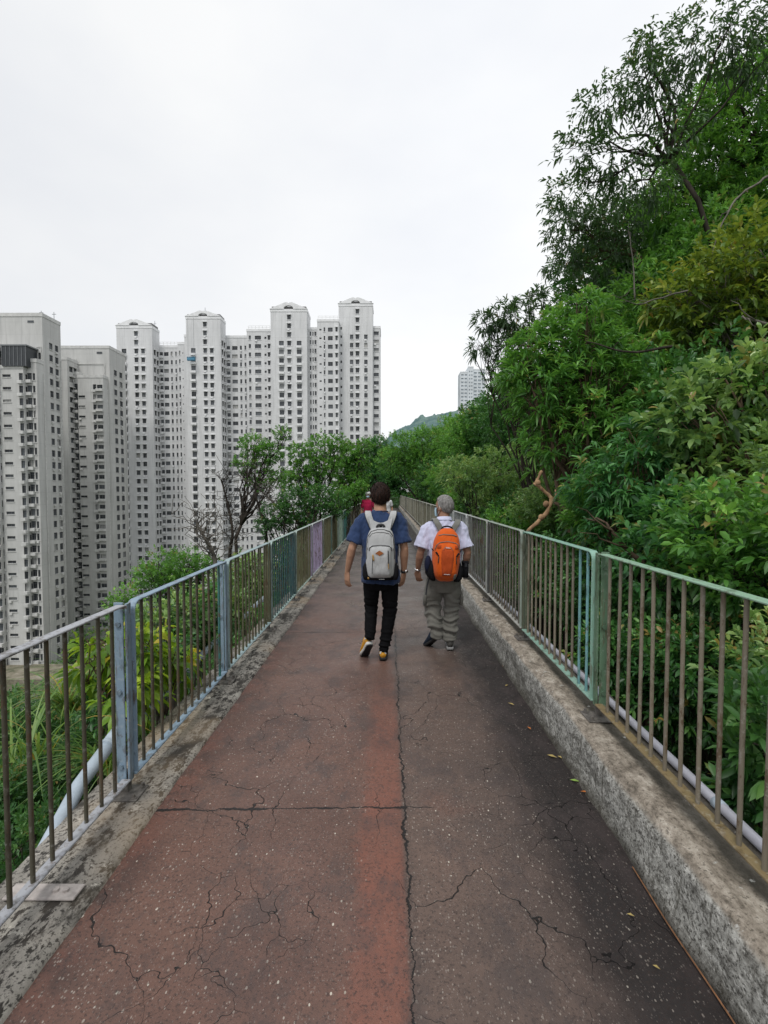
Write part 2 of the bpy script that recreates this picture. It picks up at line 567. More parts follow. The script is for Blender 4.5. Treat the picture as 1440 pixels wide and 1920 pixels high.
# road and concrete platform down in the valley
t = NT('valley_road_asphalt'); v = t.obj()
m_vroad = t.done(t.bsdf(t.ramp(t.noise(v, .5, 4), [(.3, (.10, .10, .10)), (.7, (.17, .17, .165))]), .9, .2))
mb = MB()
for (x0, x1, y0, y1) in ((-110, -62, 88, 100), (-130, -110, 60, 100), (-76, -66, 100, 112)):
    mb.box(x0, x1, y0, y1, -42.4, -41.7)
tag(mb.build('valley_road', m_vroad), kind='structure')
t = NT('valley_concrete'); v = t.obj()
c = t.ramp(t.noise(v, .35, 6, .7), [(.35, (.10, .11, .07)), (.5, (.22, .20, .15)), (.7, (.34, .31, .26))])
m_vconc = t.done(t.bsdf(c, .9, .1))
mb = MB()
mb.box(-140, -70, 108, 118, -42.5, -39.5); mb.box(-70, -40, 112, 150, -42.5, -36); mb.box(-40, 20, 160, 166, -42.5, -39)
tag(mb.build('valley_platform', m_vconc), kind='structure')

# ------------------------------------------------------------------ footbridge deck, path, kerbs
t = NT('mossy_concrete'); v = t.obj()
big = t.noise(v, 2.2, 6, .65); fine = t.noise(v, 55, 4, .7)
c = t.ramp(big, [(.3, (.14, .13, .115)), (.5, (.29, .27, .24)), (.7, (.45, .43, .385))])
c = t.mix(t.step(t.noise(t.scale(v, 1, .45, 1), 5, 6, .75), .52, .62), c, (.045, .04, .034))
c = t.mix(t.step(t.noise(t.scale(v, 1, .5, 1), 24, 5, .7), .54, .60), c, (.035, .031, .027))
c = t.mix(t.step(t.noise(v, 11, 5, .7), .60, .66), c, (.48, .45, .40))
c = t.mix(t.step(fine, .52, .62), c, (.055, .05, .045))
c = t.mix(t.math('MULTIPLY', t.step(t.noise(v, 1.1, 4), .5, .65), .5), c, (.30, .22, .14))
b = t.bump(fine, .5, .01, t.bump(t.noise(v, 9, 5), .6, .03))
m_strip = t.done(t.bsdf(c, .8, .3, 0, b))

t = NT('kerb_concrete'); v = t.obj()
geo = t.n('ShaderNodeNewGeometry')
sn = t.n('ShaderNodeSeparateXYZ'); t.l(geo.outputs['Normal'], sn.inputs[0])
so_ = t.n('ShaderNodeSeparateXYZ'); t.l(v, so_.inputs[0])
top = t.step(sn.outputs['Z'], .45, .8)
vs = t.scale(v, 1, .55, 1)
side = t.ramp(t.noise(vs, 26, 6, .8), [(.34, (.07, .066, .058)), (.43, (.24, .235, .215)), (.54, (.40, .395, .365)), (.70, (.58, .575, .54))])
side = t.mix(t.math('MULTIPLY', t.step(t.noise(v, 75, 4, .75), .50, .60), .85), side, (.045, .042, .036))
side = t.mix(t.math('MULTIPLY', t.step(t.noise(t.scale(v, 1, .7, 1), 38, 4, .75), .56, .62), .7), side, (.66, .65, .61))
side = t.mix(t.math('MULTIPLY', t.step(t.noise(t.scale(v, 1, .35, 1.6), 5, 5, .7), .50, .66), .7), side, (.06, .055, .045))
drip = t.noise(t.scale(v, 1, 7, .55), 3.2, 5, .75)
side = t.mix(t.math('MULTIPLY', t.step(drip, .54, .66), .65), side, (.07, .065, .05))
jt = t.math('ABSOLUTE', t.math('SUBTRACT', t.math('FLOORED_MODULO', t.math('ADD', so_.outputs['Y'], .3), 3.27), 1.635))
side = t.mix(t.math('MULTIPLY', t.step(jt, .012, .004), .8), side, (.03, .03, .025))
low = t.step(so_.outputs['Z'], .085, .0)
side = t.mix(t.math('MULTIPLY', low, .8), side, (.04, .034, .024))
tp = t.ramp(t.noise(vs, 17, 6, .75), [(.34, (.10, .085, .068)), (.46, (.24, .205, .165)), (.58, (.38, .335, .28)), (.72, (.56, .51, .44))])
# black mould along the outer half of the top
mo = t.math('ADD', so_.outputs['X'], t.math('MULTIPLY', t.noise(vs, 7, 4, .6), .16))
tp = t.mix(t.math('MULTIPLY', t.step(mo, 1.31, 1.37), .75), tp, (.045, .042, .034))
tp = t.mix(t.math('MULTIPLY', t.step(t.noise(v, 60, 4, .75), .54, .62), .7), tp, (.07, .06, .045))
tp = t.mix(t.step(t.noise(v, 13, 4, .7), .64, .69), tp, (.46, .45, .42))
c = t.mix(top, side, tp)
b = t.bump(t.noise(v, 70, 4, .7), .7, .01, t.bump(t.noise(vs, 14, 5), .5, .03))
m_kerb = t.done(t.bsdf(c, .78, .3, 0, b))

m_deck = simple('deck_concrete', (.22, .21, .19), .9, .2, .35, 2, .4, 30)

mb = MB(); mb.box(-1.62, 1.52, -6, YEND + 1.5, -.42, -.012)
for y in range(-4, 52, 8):
    mb.box(-.9, .9, y, y + .9, -3.5, -.42)
tag(mb.build('footbridge_deck', m_deck), kind='structure')


def ribbon(name, prof, ys, mat, jit=.006, smooth=False):
    """profile (x,z) list swept along y with small irregularities"""
    V = []; Fc = []
    n = len(prof)
    for j, y in enumerate(ys):
        for i, (x, z) in enumerate(prof):
            q = Vector((x * 9, y * 2.2, z * 9))
            q2 = Vector((x * 30, y * 9, z * 30))
            V.append((x + jit * (noise.noise(q) * 2 + noise.noise(q2)), y, z + jit * (noise.noise(q + Vector((50, 0, 0))) * 1.6 + noise.noise(q2 + Vector((9, 0, 0))))))
    for j in range(len(ys) - 1):
        for i in range(n - 1):
            Fc.append((j * n + i, (j + 1) * n + i, (j + 1) * n + i + 1, j * n + i + 1))
    me = bpy.data.meshes.new(name); me.from_pydata(V, [], Fc); me.materials.append(mat)
    me.polygons.foreach_set('use_smooth', [smooth] * len(Fc)); me.update()
    return tag(link(name, me), kind='structure')


ysk = np.concatenate([np.arange(-3, 14, .06), np.arange(14, YEND + .6, .3)])
ribbon('kerb', [(1.50, -.3), (1.50, .25), (1.485, .264), (1.40, .268), (1.25, .269), (1.17, .267), (1.142, .264), (1.118, .246), (1.106, .228), (1.102, .20), (1.098, .11), (1.092, .04), (1.075, .012), (1.07, -.03)],
       ysk, m_kerb, .009, True)
ribbon('kerb_strip', [(-1.18, -.02), (-1.19, .012), (-1.22, .022), (-1.30, .026), (-1.40, .026), (-1.50, .024), (-1.60, .018), (-1.62, -.005), (-1.62, -.3)],
       ysk, m_strip, .005, True)

# --- the red asphalt
t = NT('red_asphalt'); v = t.obj()
s = t.n('ShaderNodeSeparateXYZ'); t.l(v, s.inputs[0]); X, Y = s.outputs['X'], s.outputs['Y']
n1 = t.noise(v, 1.3, 6, .62); n2 = t.noise(v, 5, 5, .6); n3 = t.noise(v, 90, 3, .6)
base = t.ramp(n1, [(.30, (.088, .061, .052)), (.5, (.124, .083, .069)), (.72, (.155, .099, .080))])
base = t.mix(t.math('MULTIPLY', t.step(n2, .5, .7), .4), base, (.065, .048, .045))
lefth = t.step(X, .10, .02)
base = t.mix(t.math('MULTIPLY', lefth, .55), base, t.ramp(n1, [(.3, (.105, .050, .040)), (.5, (.145, .066, .050)), (.72, (.175, .080, .058))]))
# greyer with distance: grazing wet reflection painted into the colour
base = t.mix(t.math('MULTIPLY', t.step(Y, 4.2, 11), .75), base, t.ramp(n1, [(.3, (.062, .056, .055)), (.7, (.125, .112, .108))]))
wob = t.math('MULTIPLY', t.math('SUBTRACT', t.noise(t.scale(v, 1, 1, 1), 1.8, 4, .6), .5), .22)
wx = t.math('ADD', X, wob)
wfine = t.math('ADD', X, t.math('MULTIPLY', t.math('SUBTRACT', t.noise(v, 3, 5, .6), .5), .10))
# worn red band left of the centre joint
band = t.math('MULTIPLY', t.step(t.math('ADD', wfine, t.math('MULTIPLY', t.math('SUBTRACT', t.noise(v, 22, 4, .7), .5), .12)), -.17, -.09), t.step(X, .085, .060))
fade = t.math('MULTIPLY', t.step(Y, 4.6, 3.0), .85)
base = t.mix(t.math('MULTIPLY', t.math('MULTIPLY', band, fade), t.ramp(t.noise(t.scale(v, 1.2, .6, 1), 3, 4), [(.3, .45), (.65, 1)])), base, (.205, .076, .052))
# red left margin
lm = t.math('MULTIPLY', t.step(wx, -.98, -1.16), t.step(Y, 9, 2.5))
base = t.mix(t.math('MULTIPLY', t.math('MULTIPLY', lm, t.step(t.noise(v, 2.3, 4, .6), .35, .6)), .6), base, (.165, .062, .045))
rp2 = t.math('MULTIPLY', t.step(t.noise(v, 1.1, 4, .6), .54, .68), t.step(Y, 5, 2))
base = t.mix(t.math('MULTIPLY', rp2, .5), base, (.165, .075, .055))
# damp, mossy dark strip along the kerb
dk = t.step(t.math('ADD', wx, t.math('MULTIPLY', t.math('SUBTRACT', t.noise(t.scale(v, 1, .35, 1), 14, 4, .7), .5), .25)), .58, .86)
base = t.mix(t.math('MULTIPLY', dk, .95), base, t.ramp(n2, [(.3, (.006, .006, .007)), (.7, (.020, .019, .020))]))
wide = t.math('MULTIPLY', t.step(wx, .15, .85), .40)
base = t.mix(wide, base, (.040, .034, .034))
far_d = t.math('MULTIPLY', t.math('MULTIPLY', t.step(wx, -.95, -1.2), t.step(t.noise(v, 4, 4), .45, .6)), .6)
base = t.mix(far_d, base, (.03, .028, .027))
# aggregate
def specks(scale, size, thr, seed):
    vv = t.n('ShaderNodeTexVoronoi'); vv.inputs['Scale'].default_value = scale
    mp_ = t.scale(v, 1, .62, 1, (seed, seed * 1.3, 0)); t.l(mp_, vv.inputs['Vector'])
    cs = t.n('ShaderNodeSeparateColor'); t.l(vv.outputs['Color'], cs.inputs[0])
    d = t.math('LESS_THAN', vv.outputs['Distance'], t.math('MULTIPLY', cs.outputs[1], size))
    return t.math('MULTIPLY', d, t.math('GREATER_THAN', cs.outputs[0], thr)), cs.outputs[2]
s1, r1 = specks(105, .42, .62, 0)
s2, r2 = specks(170, .42, .55, 3)
s3, r3 = specks(44, .19, .84, 9)
dim = t.math('SUBTRACT', 1, t.math('MULTIPLY', dk, .45))
dim = t.math('MULTIPLY', dim, t.math('SUBTRACT', 1, t.math('MULTIPLY', band, .75)))
fadeY = t.step(Y, 14, 2)
base = t.mix(t.math('MULTIPLY', t.math('MULTIPLY', s2, .38), dim), base, (.28, .24, .22))
base = t.mix(t.math('MULTIPLY', t.math('MULTIPLY', s1, t.math('MULTIPLY', r1, .75)), dim), base, (.42, .37, .33))
base = t.mix(t.math('MULTIPLY', t.math('MULTIPLY', s3, .8), dim), base, (.60, .55, .48))
dkpt = t.step(n3, .47, .34)
base = t.mix(t.math('MULTIPLY', dkpt, .62), base, (.032, .022, .020))
base = t.mix(t.math('MULTIPLY', t.step(t.noise(v, 34, 5, .75), .50, .64), .35), base, (.045, .034, .032))
base = t.mix(t.math('MULTIPLY', t.step(t.noise(t.scale(v, 1, .6, 1), 3.2, 6, .72), .48, .64), .55), base, (.055, .043, .043))
# cracks
dis = t.n('ShaderNodeTexNoise'); t.l(v, dis.inputs['Vector']); dis.inputs['Scale'].default_value = 2.5; dis.inputs['Detail'].default_value = 4; dis.inputs['Roughness'].default_value = .58
mixv = t.n('ShaderNodeMix', data_type='VECTOR'); mixv.inputs[0].default_value = .22; t.l(v, mixv.inputs[4]); t.l(dis.outputs['Color'], mixv.inputs[5])
def net(scale, wd, msk_scale, lo, hi, off):
    vo = t.n('ShaderNodeTexVoronoi', feature='DISTANCE_TO_EDGE'); vo.inputs['Scale'].default_value = scale
    t.l(t.scale(mixv.outputs[1], 1, .75, 1, (off, 0, 0)), vo.inputs['Vector'])
    mk = t.step(t.noise(t.scale(v, 1, 1, 1, (off, off, 0)), msk_scale, 3), lo, hi)
    thick = t.math('MULTIPLY', mk, wd)
    return t.math('MULTIPLY', t.step(t.math('DIVIDE', vo.outputs['Distance'], t.math('MAXIMUM', thick, .0005)), 1, .45), t.step(mk, .1, .3))
c1 = net(2.6, .0055, 1.1, .42, .68, 3.1)
c2 = net(6.5, .0115, 1.2, .48, .72, 8.7)
nl = t.noise(t.scale(v, .01, 1, 1), 2.0, 3, .5); nf = t.noise(t.scale(v, .3, 1, 1), 16, 4, .7)
cx = t.math('ABSOLUTE', t.math('SUBTRACT', t.math('ADD', X, t.math('ADD', t.math('MULTIPLY', t.math('SUBTRACT', nl, .5), .06), t.math('MULTIPLY', t.math('SUBTRACT', nf, .5), .075))), .085))
cmw = t.math('ADD', .003, t.math('MULTIPLY', t.step(t.noise(v, 3.3, 3), .45, .7), .008))
cm = t.step(t.math('DIVIDE', cx, cmw), 1.0, .6)
# transverse joints every 3.27 m
ny = t.noise(t.scale(v, 1, .2, 1), 9, 5, .7)
yy = t.math('ADD', Y, t.math('MULTIPLY', t.math('SUBTRACT', ny, .5), .07))
yy = t.math('ADD', yy, t.math('MULTIPLY', X, -.035))
md = t.math('ABSOLUTE', t.math('SUBTRACT', t.math('FLOORED_MODULO', t.math('ADD', yy, -.92), 3.27), 1.635))
jw = t.math('MULTIPLY', t.math('ADD', .0045, t.math('MULTIPLY', t.step(t.noise(v, 5, 3), .40, .62), .008)), t.step(X, .12, .08))
cj = t.math('MULTIPLY', t.step(t.math('DIVIDE', md, t.math('MAXIMUM', jw, .0002)), 1.0, .6), t.step(X, .13, .08))
# faint continuation right of the joint
cj2 = t.math('MULTIPLY', t.step(md, .004, .002), t.step(t.noise(v, 3, 3), .48, .56))
cr = t.math('MAXIMUM', t.math('MAXIMUM', c1, c2), t.math('MAXIMUM', cm, t.math('MAXIMUM', cj, cj2)))
halo = t.math('MULTIPLY', t.step(cx, .05, .0), .25)
base = t.mix(halo, base, (.035, .028, .026))
base = t.mix(t.math('MULTIPLY', cr, .95), base, (.006, .005, .005))
wet = t.ramp(t.noise(v, 1.6, 5, .6), [(.35, .27), (.62, .58)])
rough = t.mix(dk, wet, t.ramp(n2, [(.4, .50), (.6, .68)]))
hgt = t.math('SUBTRACT', t.math('MULTIPLY', t.noise(v, 260, 2, .6), .55), t.math('MULTIPLY', cr, 2.2))
b = t.bump(hgt, .5, .006, t.bump(n2, .3, .02))
base = t.mix(1, base, (1.06, 1.07, 1.04), 'MULTIPLY')
m_path = t.done(t.bsdf(base, rough, t.math('SUBTRACT', .38, t.math('MULTIPLY', dk, .22)), 0, b))

def path_z(X, Y):
    return .004 * np.sin(Y * 1.3) * np.cos(X * 2) + .003 * np.sin(Y * 4.1 + X * 3)
xs = np.concatenate([np.linspace(-1.215, 1.09, 24)])
ys = np.concatenate([np.arange(-3, 12, .15), np.arange(12, YEND + 1.3, .5)])
po = grid_obj('path', xs, ys, path_z, m_path)
for vv_ in po.data.vertices:
    if vv_.co.x < -1.2: vv_.co.x += .018 * noise.noise(Vector((0, vv_.co.y * 3, 0))) + .01 * noise.noise(Vector((5, vv_.co.y * 11, 0)))

# rusty reinforcing wire lying in the gutter by the kerb
mb = MB(); pts = [(1.062 + .006 * noise.noise(Vector((y * 3, 0, 4))), y, .010) for y in np.arange(1.15, 2.15, .07)]
mb.tube(pts, .0028, 6)
tag(mb.build('rusty_wire', simple('rust', (.20, .10, .05), .8, .2, .4, 30)), 'thin rusty orange wire lying in the gutter against the right kerb', 'wire')

# ------------------------------------------------------------------ railings
def paint(name, dirt=.35, streak=1.0, metal=0):
    t = NT(name); oi = t.n('ShaderNodeObjectInfo'); v = t.obj()
    off = t.n('ShaderNodeCombineXYZ')
    for k in range(3): t.l(t.math('MULTIPLY', oi.outputs['Random'], 37 + 11 * k), off.inputs[k])
    vv = t.n('ShaderNodeVectorMath', operation='ADD'); t.l(v, vv.inputs[0]); t.l(off.outputs[0], vv.inputs[1]); v = vv.outputs[0]
    base = oi.outputs['Color']
    n = t.noise(t.scale(v, 1, 1, .35), 14, 5, .7)
    dark = t.mix(1, base, (.45, .42, .38), 'MULTIPLY')
    lite = t.mix(.35, base, (.55, .56, .54))
    c = t.mix(t.step(n, .52, .68), base, dark)
    c = t.mix(t.math('MULTIPLY', t.step(t.noise(v, 30, 4, .7), .56, .66), .5), c, lite)
    c = t.mix(t.math('MULTIPLY', t.step(t.noise(t.scale(v, 1, 1, .5), 11, 5, .78), .57, .63), dirt), c, (.095, .060, .035))
    c = t.mix(t.math('MULTIPLY', t.step(t.noise(t.scale(v, 1, 1, .12), 34, 4, .7), .56, .66), .55), c, (.12, .075, .042))
    b = t.bump(t.noise(v, 120, 3), .3, .002)
    return t.done(t.bsdf(c, .48, .45, 0, b))
m_frame = paint('weathered_rail_paint', .5); m_bar = paint('weathered_bar_paint', .8)
m_bolt = simple('galvanised_bolt', (.30, .32, .34), .4, .5, .3, 40, .1, 60, .6)
m_plate = simple('stained_base_plate', (.12, .11, .10), .7, .4, .6, 25, .4, 60)

HGT = 1.03
def rail_meshes(Lp, side, nb=12):
    HGT = 1.03 if side > 0 else 1.008
    """side +1: the path lies towards +X of the railing"""
    D = {}
    mb = MB()
    y0, y1, z0, r = .062, Lp - .012, .095, .055
    path = [(y0, z0)]
    path += [(y0, HGT - r)] + [(y0 + r - r * math.cos(a), HGT - r + r * math.sin(a)) for a in np.linspace(.2, PI / 2, 6)]
    path += [(y1 - .03, HGT), (y1 - .006, HGT - .004), (y1, HGT - .022)]
    hw, th = .024, .010
    V = []; n = len(path)
    for i, (y, z) in enumerate(path):
        a = path[max(i - 1, 0)]; b_ = path[min(i + 1, n - 1)]
        ty, tz = b_[0] - a[0], b_[1] - a[1]; l = math.hypot(ty, tz) or 1
        ny_, nz_ = -tz / l, ty / l
        c = .003
        for (hx, hn) in ((-hw + c, 0), (hw - c, 0), (hw, c), (hw, th - c), (hw - c, th), (-hw + c, th), (-hw, th - c), (-hw, c)):
            V.append((hx, y - ny_ * hn * -1 - ny_ * th, z - nz_ * -hn - nz_ * th))
    Fc = []
    for i in range(n - 1):
        for k in range(8):
            Fc.append((i * 8 + k, i * 8 + (k + 1) % 8, (i + 1) * 8 + (k + 1) % 8, (i + 1) * 8 + k))
    mb.add(V, Fc)
    D['top_rail'] = mb.mesh('top_rail', m_frame)
    mb = MB(); mb.cbox(-.024, .024, .050, Lp - .010, .086, .0975, .003)
    D['bottom_rail'] = mb.mesh('bottom_rail', m_frame)
    mb = MB(); mb.tube([(0, 0, .09), (0, 0, HGT - .008)], .0092, 10, False)
    D['bar'] = mb.mesh('bar', m_bar, True)
    # post: an angle section on a stub
    mb = MB()
    mb.cbox(-.030 * side - .024, -.030 * side + .024, -.004, .006, .07, HGT + .004, .002)   # flange facing along the path
    xs_ = sorted((-.002 * side, .010 * side))
    mb.cbox(xs_[0], xs_[1], .0065, .050, .07, HGT - .004, .002)                           # web on the path side
    D['post'] = mb.mesh('post', m_frame)
    mb = MB()
    mb.tube([(-.030 * side, -.015, 0), (-.030 * side, -.0035, 0)], .014, 8)
    D['bolt'] = mb.mesh('bolt', m_frame)
    mb = MB(); mb.cbox(-.030 * side - .026, -.030 * side + .026, .009, .052, .004, .12, .003)
    D['stub'] = mb.mesh('stub', m_plate)
    mb = MB(); mb.cbox(-.085 + -.012 * side, .085 - .012 * side, -.06, .085, 0.0, .012, .003)
    for x in (-.062, .062):
        for y in (-.04, .062):
            mb.tube([(x - .012 * side, y, .008), (x - .012 * side, y, .034)], .0105, 6)
            mb.tube([(x - .012 * side, y, .010), (x - .012 * side, y, .017)], .017, 8)
    D['base_plate'] = mb.mesh('base_plate', m_plate)
    return D


def make_panel(D, loc, Lp, label, group, cf, cb, cp, rz=0, nb=12, cbot=None, odd=None):
    root = tag(empty('railing_panel', loc, rz), label, 'railing', group)
    def part(nm, par, col, loc=(0, 0, 0)):
        o = link(nm, D[nm if nm != 'stub' else 'stub'], par); o.location = loc; o.color = (*col, 1); return o
    part('top_rail', root, cf); part('bottom_rail', root, cbot or cf)
    for k in range(nb):
        y = .062 + (Lp - .07) * (k + 1) / (nb + 1)
        c = odd[k] if odd and k in odd else cb
        f = random.uniform(.85, 1.15)
        o = part('bar', root, [q * f for q in c], (random.uniform(-.002, .002), y, 0))
        o.rotation_euler = (random.gauss(0, .0025), random.gauss(0, .0025), random.uniform(0, 6))
    p = part('post', root, cp)
    part('base_plate', p, (.2, .2, .2)); [part('bolt', p, [q * .8 for q in cp], (0, 0, z)) for z in (.16, .56, .92)]; part('stub', p, (.05, .05, .05)).name = 'post_foot'
    return root


BR = (.085, .078, .056); OL = (.115, .115, .062); LB = (.23, .32, .41); GY = (.34, .36, .385); TE = (.04, .15, .14); DT = (.035, .085, .095)
LI = (.34, .28, .42); PG = (.26, .36, .30); GB = (.30, .40, .42); LG = (.25, .40, .29); TB = (.16, .34, .36); BT = (.19, .165, .125)
LEFT = [  # y start, rail, bars, post
    (-.60, GY, BR, LB, 'grey-railed', 'nearest left railing panel, grey rail and brown bars above the screwed bracket plate', None),
    (1.00, (.36, .37, .40), BR, GY, '', 'left railing panel with grey rail and brown bars before the thick blue post', None),
    (2.60, LB, BR, LB, '', 'left railing panel of brown bars with bright sky-blue post and rounded blue rail corner', {11: TE}),
    (4.20, GB, (.10, .10, .06), LB, '', 'left railing panel whose light blue bolted post has one teal bar just before it', None),
    (5.80, (.30, .40, .38), DT, OL, '', 'dark blue-green railing panel with an olive post at its near end, left side', None),
    (7.40, (.33, .42, .38), OL, DT, '', 'olive railing panel behind a dark teal post, before the lilac panel on the left', None),
    (9.00, (.36, .40, .40), LI, LI, '', 'lilac painted railing panel, the only one, on the left side', None),
    (10.6, (.34, .40, .36), OL, OL, '', 'olive-brown railing panel right after the lilac one on the left', None),
    (12.2, (.34, .40, .36), OL, TE, '', 'olive railing panel with a dark green post, second beyond the lilac one', None),
    (13.8, (.36, .42, .40), PG, PG, '', 'pale grey-green railing panel beyond the olive ones, left side', None),
    (15.4, (.34, .40, .38), TE, TE, '', 'dark teal railing panel beside the woman in the red top', None),
    (17.0, (.34, .40, .38), (.07, .12, .10), OL, '', 'dark green railing panel just beyond the teal one on the left', None),
]
DL = rail_meshes(1.6, 1); DR = rail_meshes(1.65, -1)
for (y, cf, cb, cp, _, lab, odd) in LEFT:
    make_panel(DL, (-1.38, y, .026), 1.6, lab, 'railing panels along the left edge', cf, cb, cp, odd=odd)
k = 0; y = 18.6
while y < YEND - 1:
    cb = [OL, (.13, .125, .08), (.10, .11, .07)][k % 3]
    make_panel(DL, (-1.38, y, .026), 1.6, 'far olive-brown panel of the left railing, beyond the dark green one', 'far railing panels along the left edge', (.36, .38, .36), cb, cb)
    y += 1.6; k += 1
RIGHT = [
    (-1.95, LG, BT, (.10, .17, .11), 'right railing panel closest to the viewer, green rail cut by the photo edge', None, (.20, .15, .075)),
    (-.30 + .0, LG, BT, (.10, .17, .11), 'right railing panel with pale green rail, tan bars and ochre bottom rail', {11: BT, 10: BT}, (.20, .15, .075)),
    (3.00, (.24, .42, .34), BT, (.11, .19, .12), 'right railing panel with two teal bars beside the pale green post', {0: TB, 1: TB}, (.22, .36, .30)),
    (4.65, (.30, .36, .31), (.15, .14, .12), (.10, .12, .08), 'right railing panel with grey-brown bars and a dark olive post', None, (.38, .38, .36)),
    (6.30, (.34, .36, .34), (.13, .13, .12), (.07, .075, .075), 'right railing panel with a blackish post, beside the man with the orange backpack', None, (.42, .43, .43)),
    (7.95, (.44, .46, .46), (.30, .32, .33), (.40, .42, .42), 'light grey railing panel right of the grey-haired head', None, (.42, .43, .43)),
    (9.60, (.44, .46, .46), (.24, .26, .26), (.40, .42, .42), 'pale grey railing panel hidden partly behind the grey-haired man', None, (.42, .43, .43)),
]
for (y, cf, cb, cp, lab, odd, cbot) in RIGHT:
    if y == -.30: y = 1.35
    if y == -1.95: y = -.30
    make_panel(DR, (1.27, y, .268), 1.65, lab, 'railing panels along the right kerb', cf, cb, cp, odd=odd, cbot=cbot)
k = 0; y = 11.25
while y < YEND - .8:
    cb = [(.17, .165, .115), (.20, .195, .145), (.15, .15, .11)][k % 3]
    make_panel(DR, (1.27, y, .268), 1.65, 'far olive panel of the right railing on the kerb, left of the grey-haired man', 'far railing panels along the right kerb', (.38, .38, .34), cb, cb, cbot=(.4, .4, .38))
    y += 1.65; k += 1
for i in range(2):
    make_panel(DL, (1.22 - 1.3 * i, YEND + .3, .02), 1.6, ['cross railing panel closing the far end of the path, right half', 'cross railing panel closing the far end of the path, left half'][i],
               'railing panels across the path end', (.30, .31, .27), (.16, .16, .12), (.16, .16, .12), rz=PI / 2)

# bracket plate on the left edge
mb = MB(); mb.cbox(-1.52, -1.235, 1.905, 1.985, .030, .040, .003)
for x in (-1.29, -1.33): mb.tube([(x, 1.945, .036), (x, 1.945, .05)], .012, 8)
o = mb.build('bracket_plate', simple('bracket_steel', (.42, .38, .36), .6, .4, .3, 20))
tag(o, 'flat screwed steel plate on the mossy strip below the left railing', 'bracket')

# service pipes outside both railings
m_pipe = simple('grey_blue_pipe_paint', (.40, .47, .54), .45, .4, .2, 5, .1, 60)
root = tag(empty('drain_pipe', (-1.85, 2, .0)), 'pale blue-grey pipe sloping down outside the left railing', 'pipe')
mb = MB()
pl = [P(300, 1310, 4.0), P(215, 1382, 3.05), P(150, 1470, 2.75), P(60, 1640, 2.25), P(-60, 1860, 1.9)]
pl = [Vector((p.x, p.y, p.z)) for p in pl]
mb.tube([p - root.location for p in [Vector((-1.86, 8, .05)), Vector((-1.84, 5, .03))] + pl[:2]], .034, 14)
mb.tube([p - root.location for p in pl[1:]], .040, 14)
mb.build('pipe', m_pipe, root, True)
mb = MB(); a = pl[1] - root.location; b_ = (pl[2] - pl[1]).normalized()
mb.tube([a - b_ * .04, a + b_ * .06], .047, 14); mb.tube([a + b_ * .06, a + b_ * .07], .052, 14)
mb.build('collar', m_pipe, root, True)
root = tag(empty('service_pipe', (1.43, 2, .230)), 'pale lilac-grey pipe running along the outer side of the right kerb', 'pipe')
mb = MB(); pts = [(.0, y, 0.06 + .004 * math.sin(y * 2)) for y in np.arange(-3, 20, .5)]
mb.tube(pts, .022, 12); mb.build('pipe', simple('lilac_grey_pipe', (.42, .42, .47), .4, .4, .2, 5), root, True)
for y in (.1, 1.3, 2.5, 3.7, 4.9):
    mb = MB(); mb.tube([(0, y, .06), (0, y + .05, .06)], .026, 12); mb.build('collar', m_pipe, root, True)

# fallen leaves
m_fl = [simple('fallen_leaf_yellow', (.34, .26, .09), .6), simple('fallen_leaf_green', (.20, .32, .06), .6), simple('fallen_leaf_orange', (.42, .14, .03), .6)]
spots = [(1035, 1430, 0, .045), (1078, 1478, 1, .04), (1095, 1500, 2, .03), (1230, 1850, 0, .018), (1182, 1745, 0, .02), (945, 1255, 2, .05), (958, 1328, 0, .04), (950, 1292, 0, .03),
         (1050, 1432, 0, .03), (992, 1375, 2, .03)]
names = ['yellow fallen leaf on the wet dark asphalt near the kerb', 'green fallen leaf in the gutter by the right kerb', 'orange-brown fallen leaf in the gutter by the right kerb']
for i, (px, py, k, sz) in enumerate(spots):
    D_ = EYE / ((py - 922) / F); p = P(px, py, D_)
    mb = MB(); a = random.uniform(0, 6); sz *= .7
    mb.add([(0, -sz, 0), (sz * .4, -.1 * sz, .004), (0, sz, .002), (-sz * .4, -.1 * sz, .005), (0, 0, 0)], [(0, 1, 4), (1, 2, 4), (2, 3, 4), (3, 0, 4)])
    o = mb.build('fallen_leaf', m_fl[k]); o.location = (p.x, p.y, .011); o.rotation_euler = (0, 0, a)
    tag(o, names[k], 'fallen leaf', names[k].split(' in ')[0].split(' on ')[0].replace('leaf', 'leaves') + ' by the right kerb')
# ------------------------------------------------------------------ tower blocks
def wall_mat(name, c, haze=(0, 0, 0), hf=0):
    t = NT(name); v = t.obj()
    n = t.noise(t.scale(v, 1, 1, .25), .35, 5, .65)
    a = tuple(q * .84 for q in c); b2 = tuple(min(1, q * 1.06) for q in c)
    col = t.ramp(n, [(.3, a), (.7, b2)])
    st = t.noise(t.scale(v, 1, 1, .04), 1.6, 4, .75)
    col = t.mix(t.math('MULTIPLY', t.step(st, .52, .66), .38), col, tuple(q * .62 for q in c))
    s = t.n('ShaderNodeSeparateXYZ'); t.l(v, s.inputs[0])
    ln = t.math('ABSOLUTE', t.math('SUBTRACT', t.math('FLOORED_MODULO', s.outputs['Z'], 2.9), 1.45))
    col = t.mix(t.math('MULTIPLY', t.step(ln, 1.37, 1.43), .22), col, tuple(q * .55 for q in c))
    return t.done(t.bsdf(col, .9, .1, 0, t.bump(t.noise(v, 2, 4), .2, .05)))


